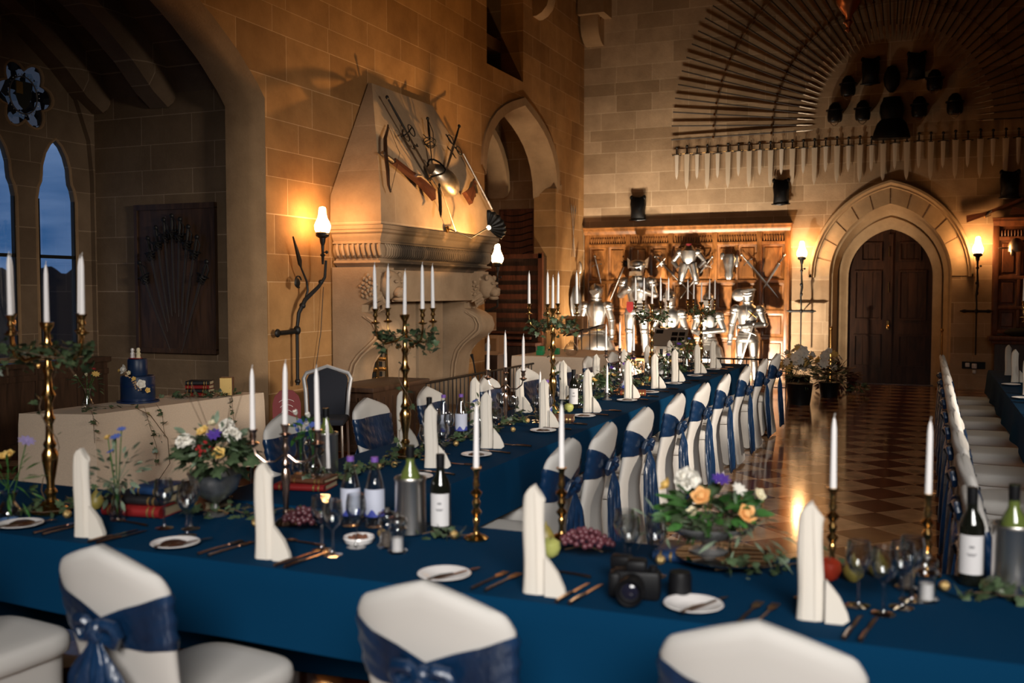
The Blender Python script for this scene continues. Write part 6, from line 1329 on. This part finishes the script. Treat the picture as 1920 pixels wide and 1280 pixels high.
t = thing('standing_book', 'small brown book with gilt page edges standing on the cake table', 'book', (-5.60, 6.98, ZC+.002), .55); MB().bbox(-.055, -.050, -.06, .06, 0, .155, .002).bbox(.050, .055, -.06, .06, 0, .155, .002).box(-.055, .055, .055, .06, 0, .155).build('cover', BBRN, t); MB().box(-.05, .05, -.055, .055, .003, .152).build('gilt_pages', GILT, t)
garland('ivy lying around the stack of books on the cake table', (0, 0, ZC+.004), lambda a, b_: vine(a, b_, [(-5.92, 6.62, .015), (-5.72, 6.62, .02), (-5.60, 6.75, .015), (-5.55, 6.95, .02), (-5.58, 7.15, .015)], .05, 70, .02))
garland('ivy trailing over the front edge of the cake table below the cake', (0, 0, 0), lambda a, b_: (vine(a, b_, [(-5.85, 5.75, .775), (-5.70, 5.80, .77), (-5.56, 5.95, .765), (-5.53, 5.98, .6), (-5.51, 6.02, .45), (-5.50, 6.0, .30)], .045, 22, .01), vine(a, b_, [(-5.85, 5.62, .775), (-5.70, 5.56, .77), (-5.60, 5.48, .74), (-5.57, 5.46, .55)], .05, 22, .012), vine(a, b_, [(-5.56, 6.08, .77), (-5.52, 6.10, .70), (-5.52, 6.12, .52)], .05, 24, .008)))
garland('ivy sprig hanging over the cloth near the standing book', (0, 0, 0), lambda a, b_: vine(a, b_, [(-5.58, 6.85, .775), (-5.47, 6.88, .76), (-5.46, 6.88, .62), (-5.455, 6.90, .45)], .05, 34, .008))
t = thing('driftwood_twig', 'leafless twig drooping from the cake table to the floor', 'twig', (0, 0, 0)); MB().tube([(-5.56, 5.86, .765), (-5.50, 5.95, .70), (-5.47, 6.10, .50), (-5.48, 6.13, .30), (-5.50, 5.95, .12), (-5.5, 5.8, .05)], .003, 5).build('stem', STEMM, t)
mb = MB()
for k in range(8): leaf(mb, (-5.50+.003*k, 5.9+.02*k, .70-.03*k), rnd_dir(), .05, SLIM)
mb.build('leaves', LEAF2, t)['kind'] = 'stuff'
# ---------------------------------------------------------------- pot plants by the door
def lilies(label, loc, r, h, n, m, col=FWHITE, fr=.09, pot=BLACK):
    t = thing('potted_flowers', label, 'plant', loc); MB().lathe([(.001, 0), (r*.8, 0), (r, h), (r*1.05, h+.01), (r*.95, h), (.001, h-.03)], 20).build('pot', pot, t)
    foliage(t, (0, 0, h+.16), .24, 220, (.06, .15), LEAF, SLIM, .8)
    for k in range(n):
        a = random.uniform(0, 2*pi); q = random.uniform(.04, .24); c = (q*cos(a), q*sin(a), h+.18+random.uniform(0, .30)*(1-q*2)+.05); flower(t, c, (c[0], c[1]-.12, .10), fr*random.uniform(.7, 1.1), 'daisy' if k % 3 else 'rose', col if k % 5 else FYEL, 'lily')
    return t
lilies('potted white lilies nearest the end of the long table', (-1.72, 15.0, 0), .19, .30, 22, LEAF)
lilies('taller pot of pale flowers standing behind the white lilies', (-1.85, 15.9, 0), .19, .34, 20, LEAF, FCREAM, .06)
lilies('pot of white lilies near the left door post', (-1.42, 16.3, 0), .16, .22, 12, LEAF)
t = thing('dark_wreath', 'dark red and black foliage bundle on the floor left of the door', 'plant', (-1.38, 17.2, 0)); foliage(t, (0, 0, .22), .30, 260, (.08, .16), pmat('dark_red_leaf', (.045, .008, .006), .6), OVAL, .8)
t = thing('foliage_sprig', 'small heap of green leaves on the tiles before the door', 'plant', (-1.02, 17.1, 0)); foliage(t, (0, 0, .07), .14, 70, (.06, .12), LEAF, OVAL, .5)
# right hand table candelabrum with gilded foliage
q = mkt((1.00, 10.6, ZC+.001), rad(20), 'tall brass candelabrum with gold foliage on the right hand table')
put_candle(1.00, 10.6, ZC+.770, 'white taper candle in the centre of the right hand candelabrum')
for k in range(4): a = rad(65+90*k); put_candle(1.0+.18*cos(a), 10.6+.18*sin(a), ZC+.802, 'white taper candle on the %s arm of the right hand candelabrum' % ('back right', 'back left', 'front left', 'front right')[k])
t = thing('gold_wreath', 'wreath of gilded leaves round the right hand candelabrum', 'wreath', (1.0, 10.6, ZC+.64)); foliage(t, (0, 0, 0), .17, 90, (.04, .07), GOLDN, OVAL, .4)
bpy.context.view_layer.update()
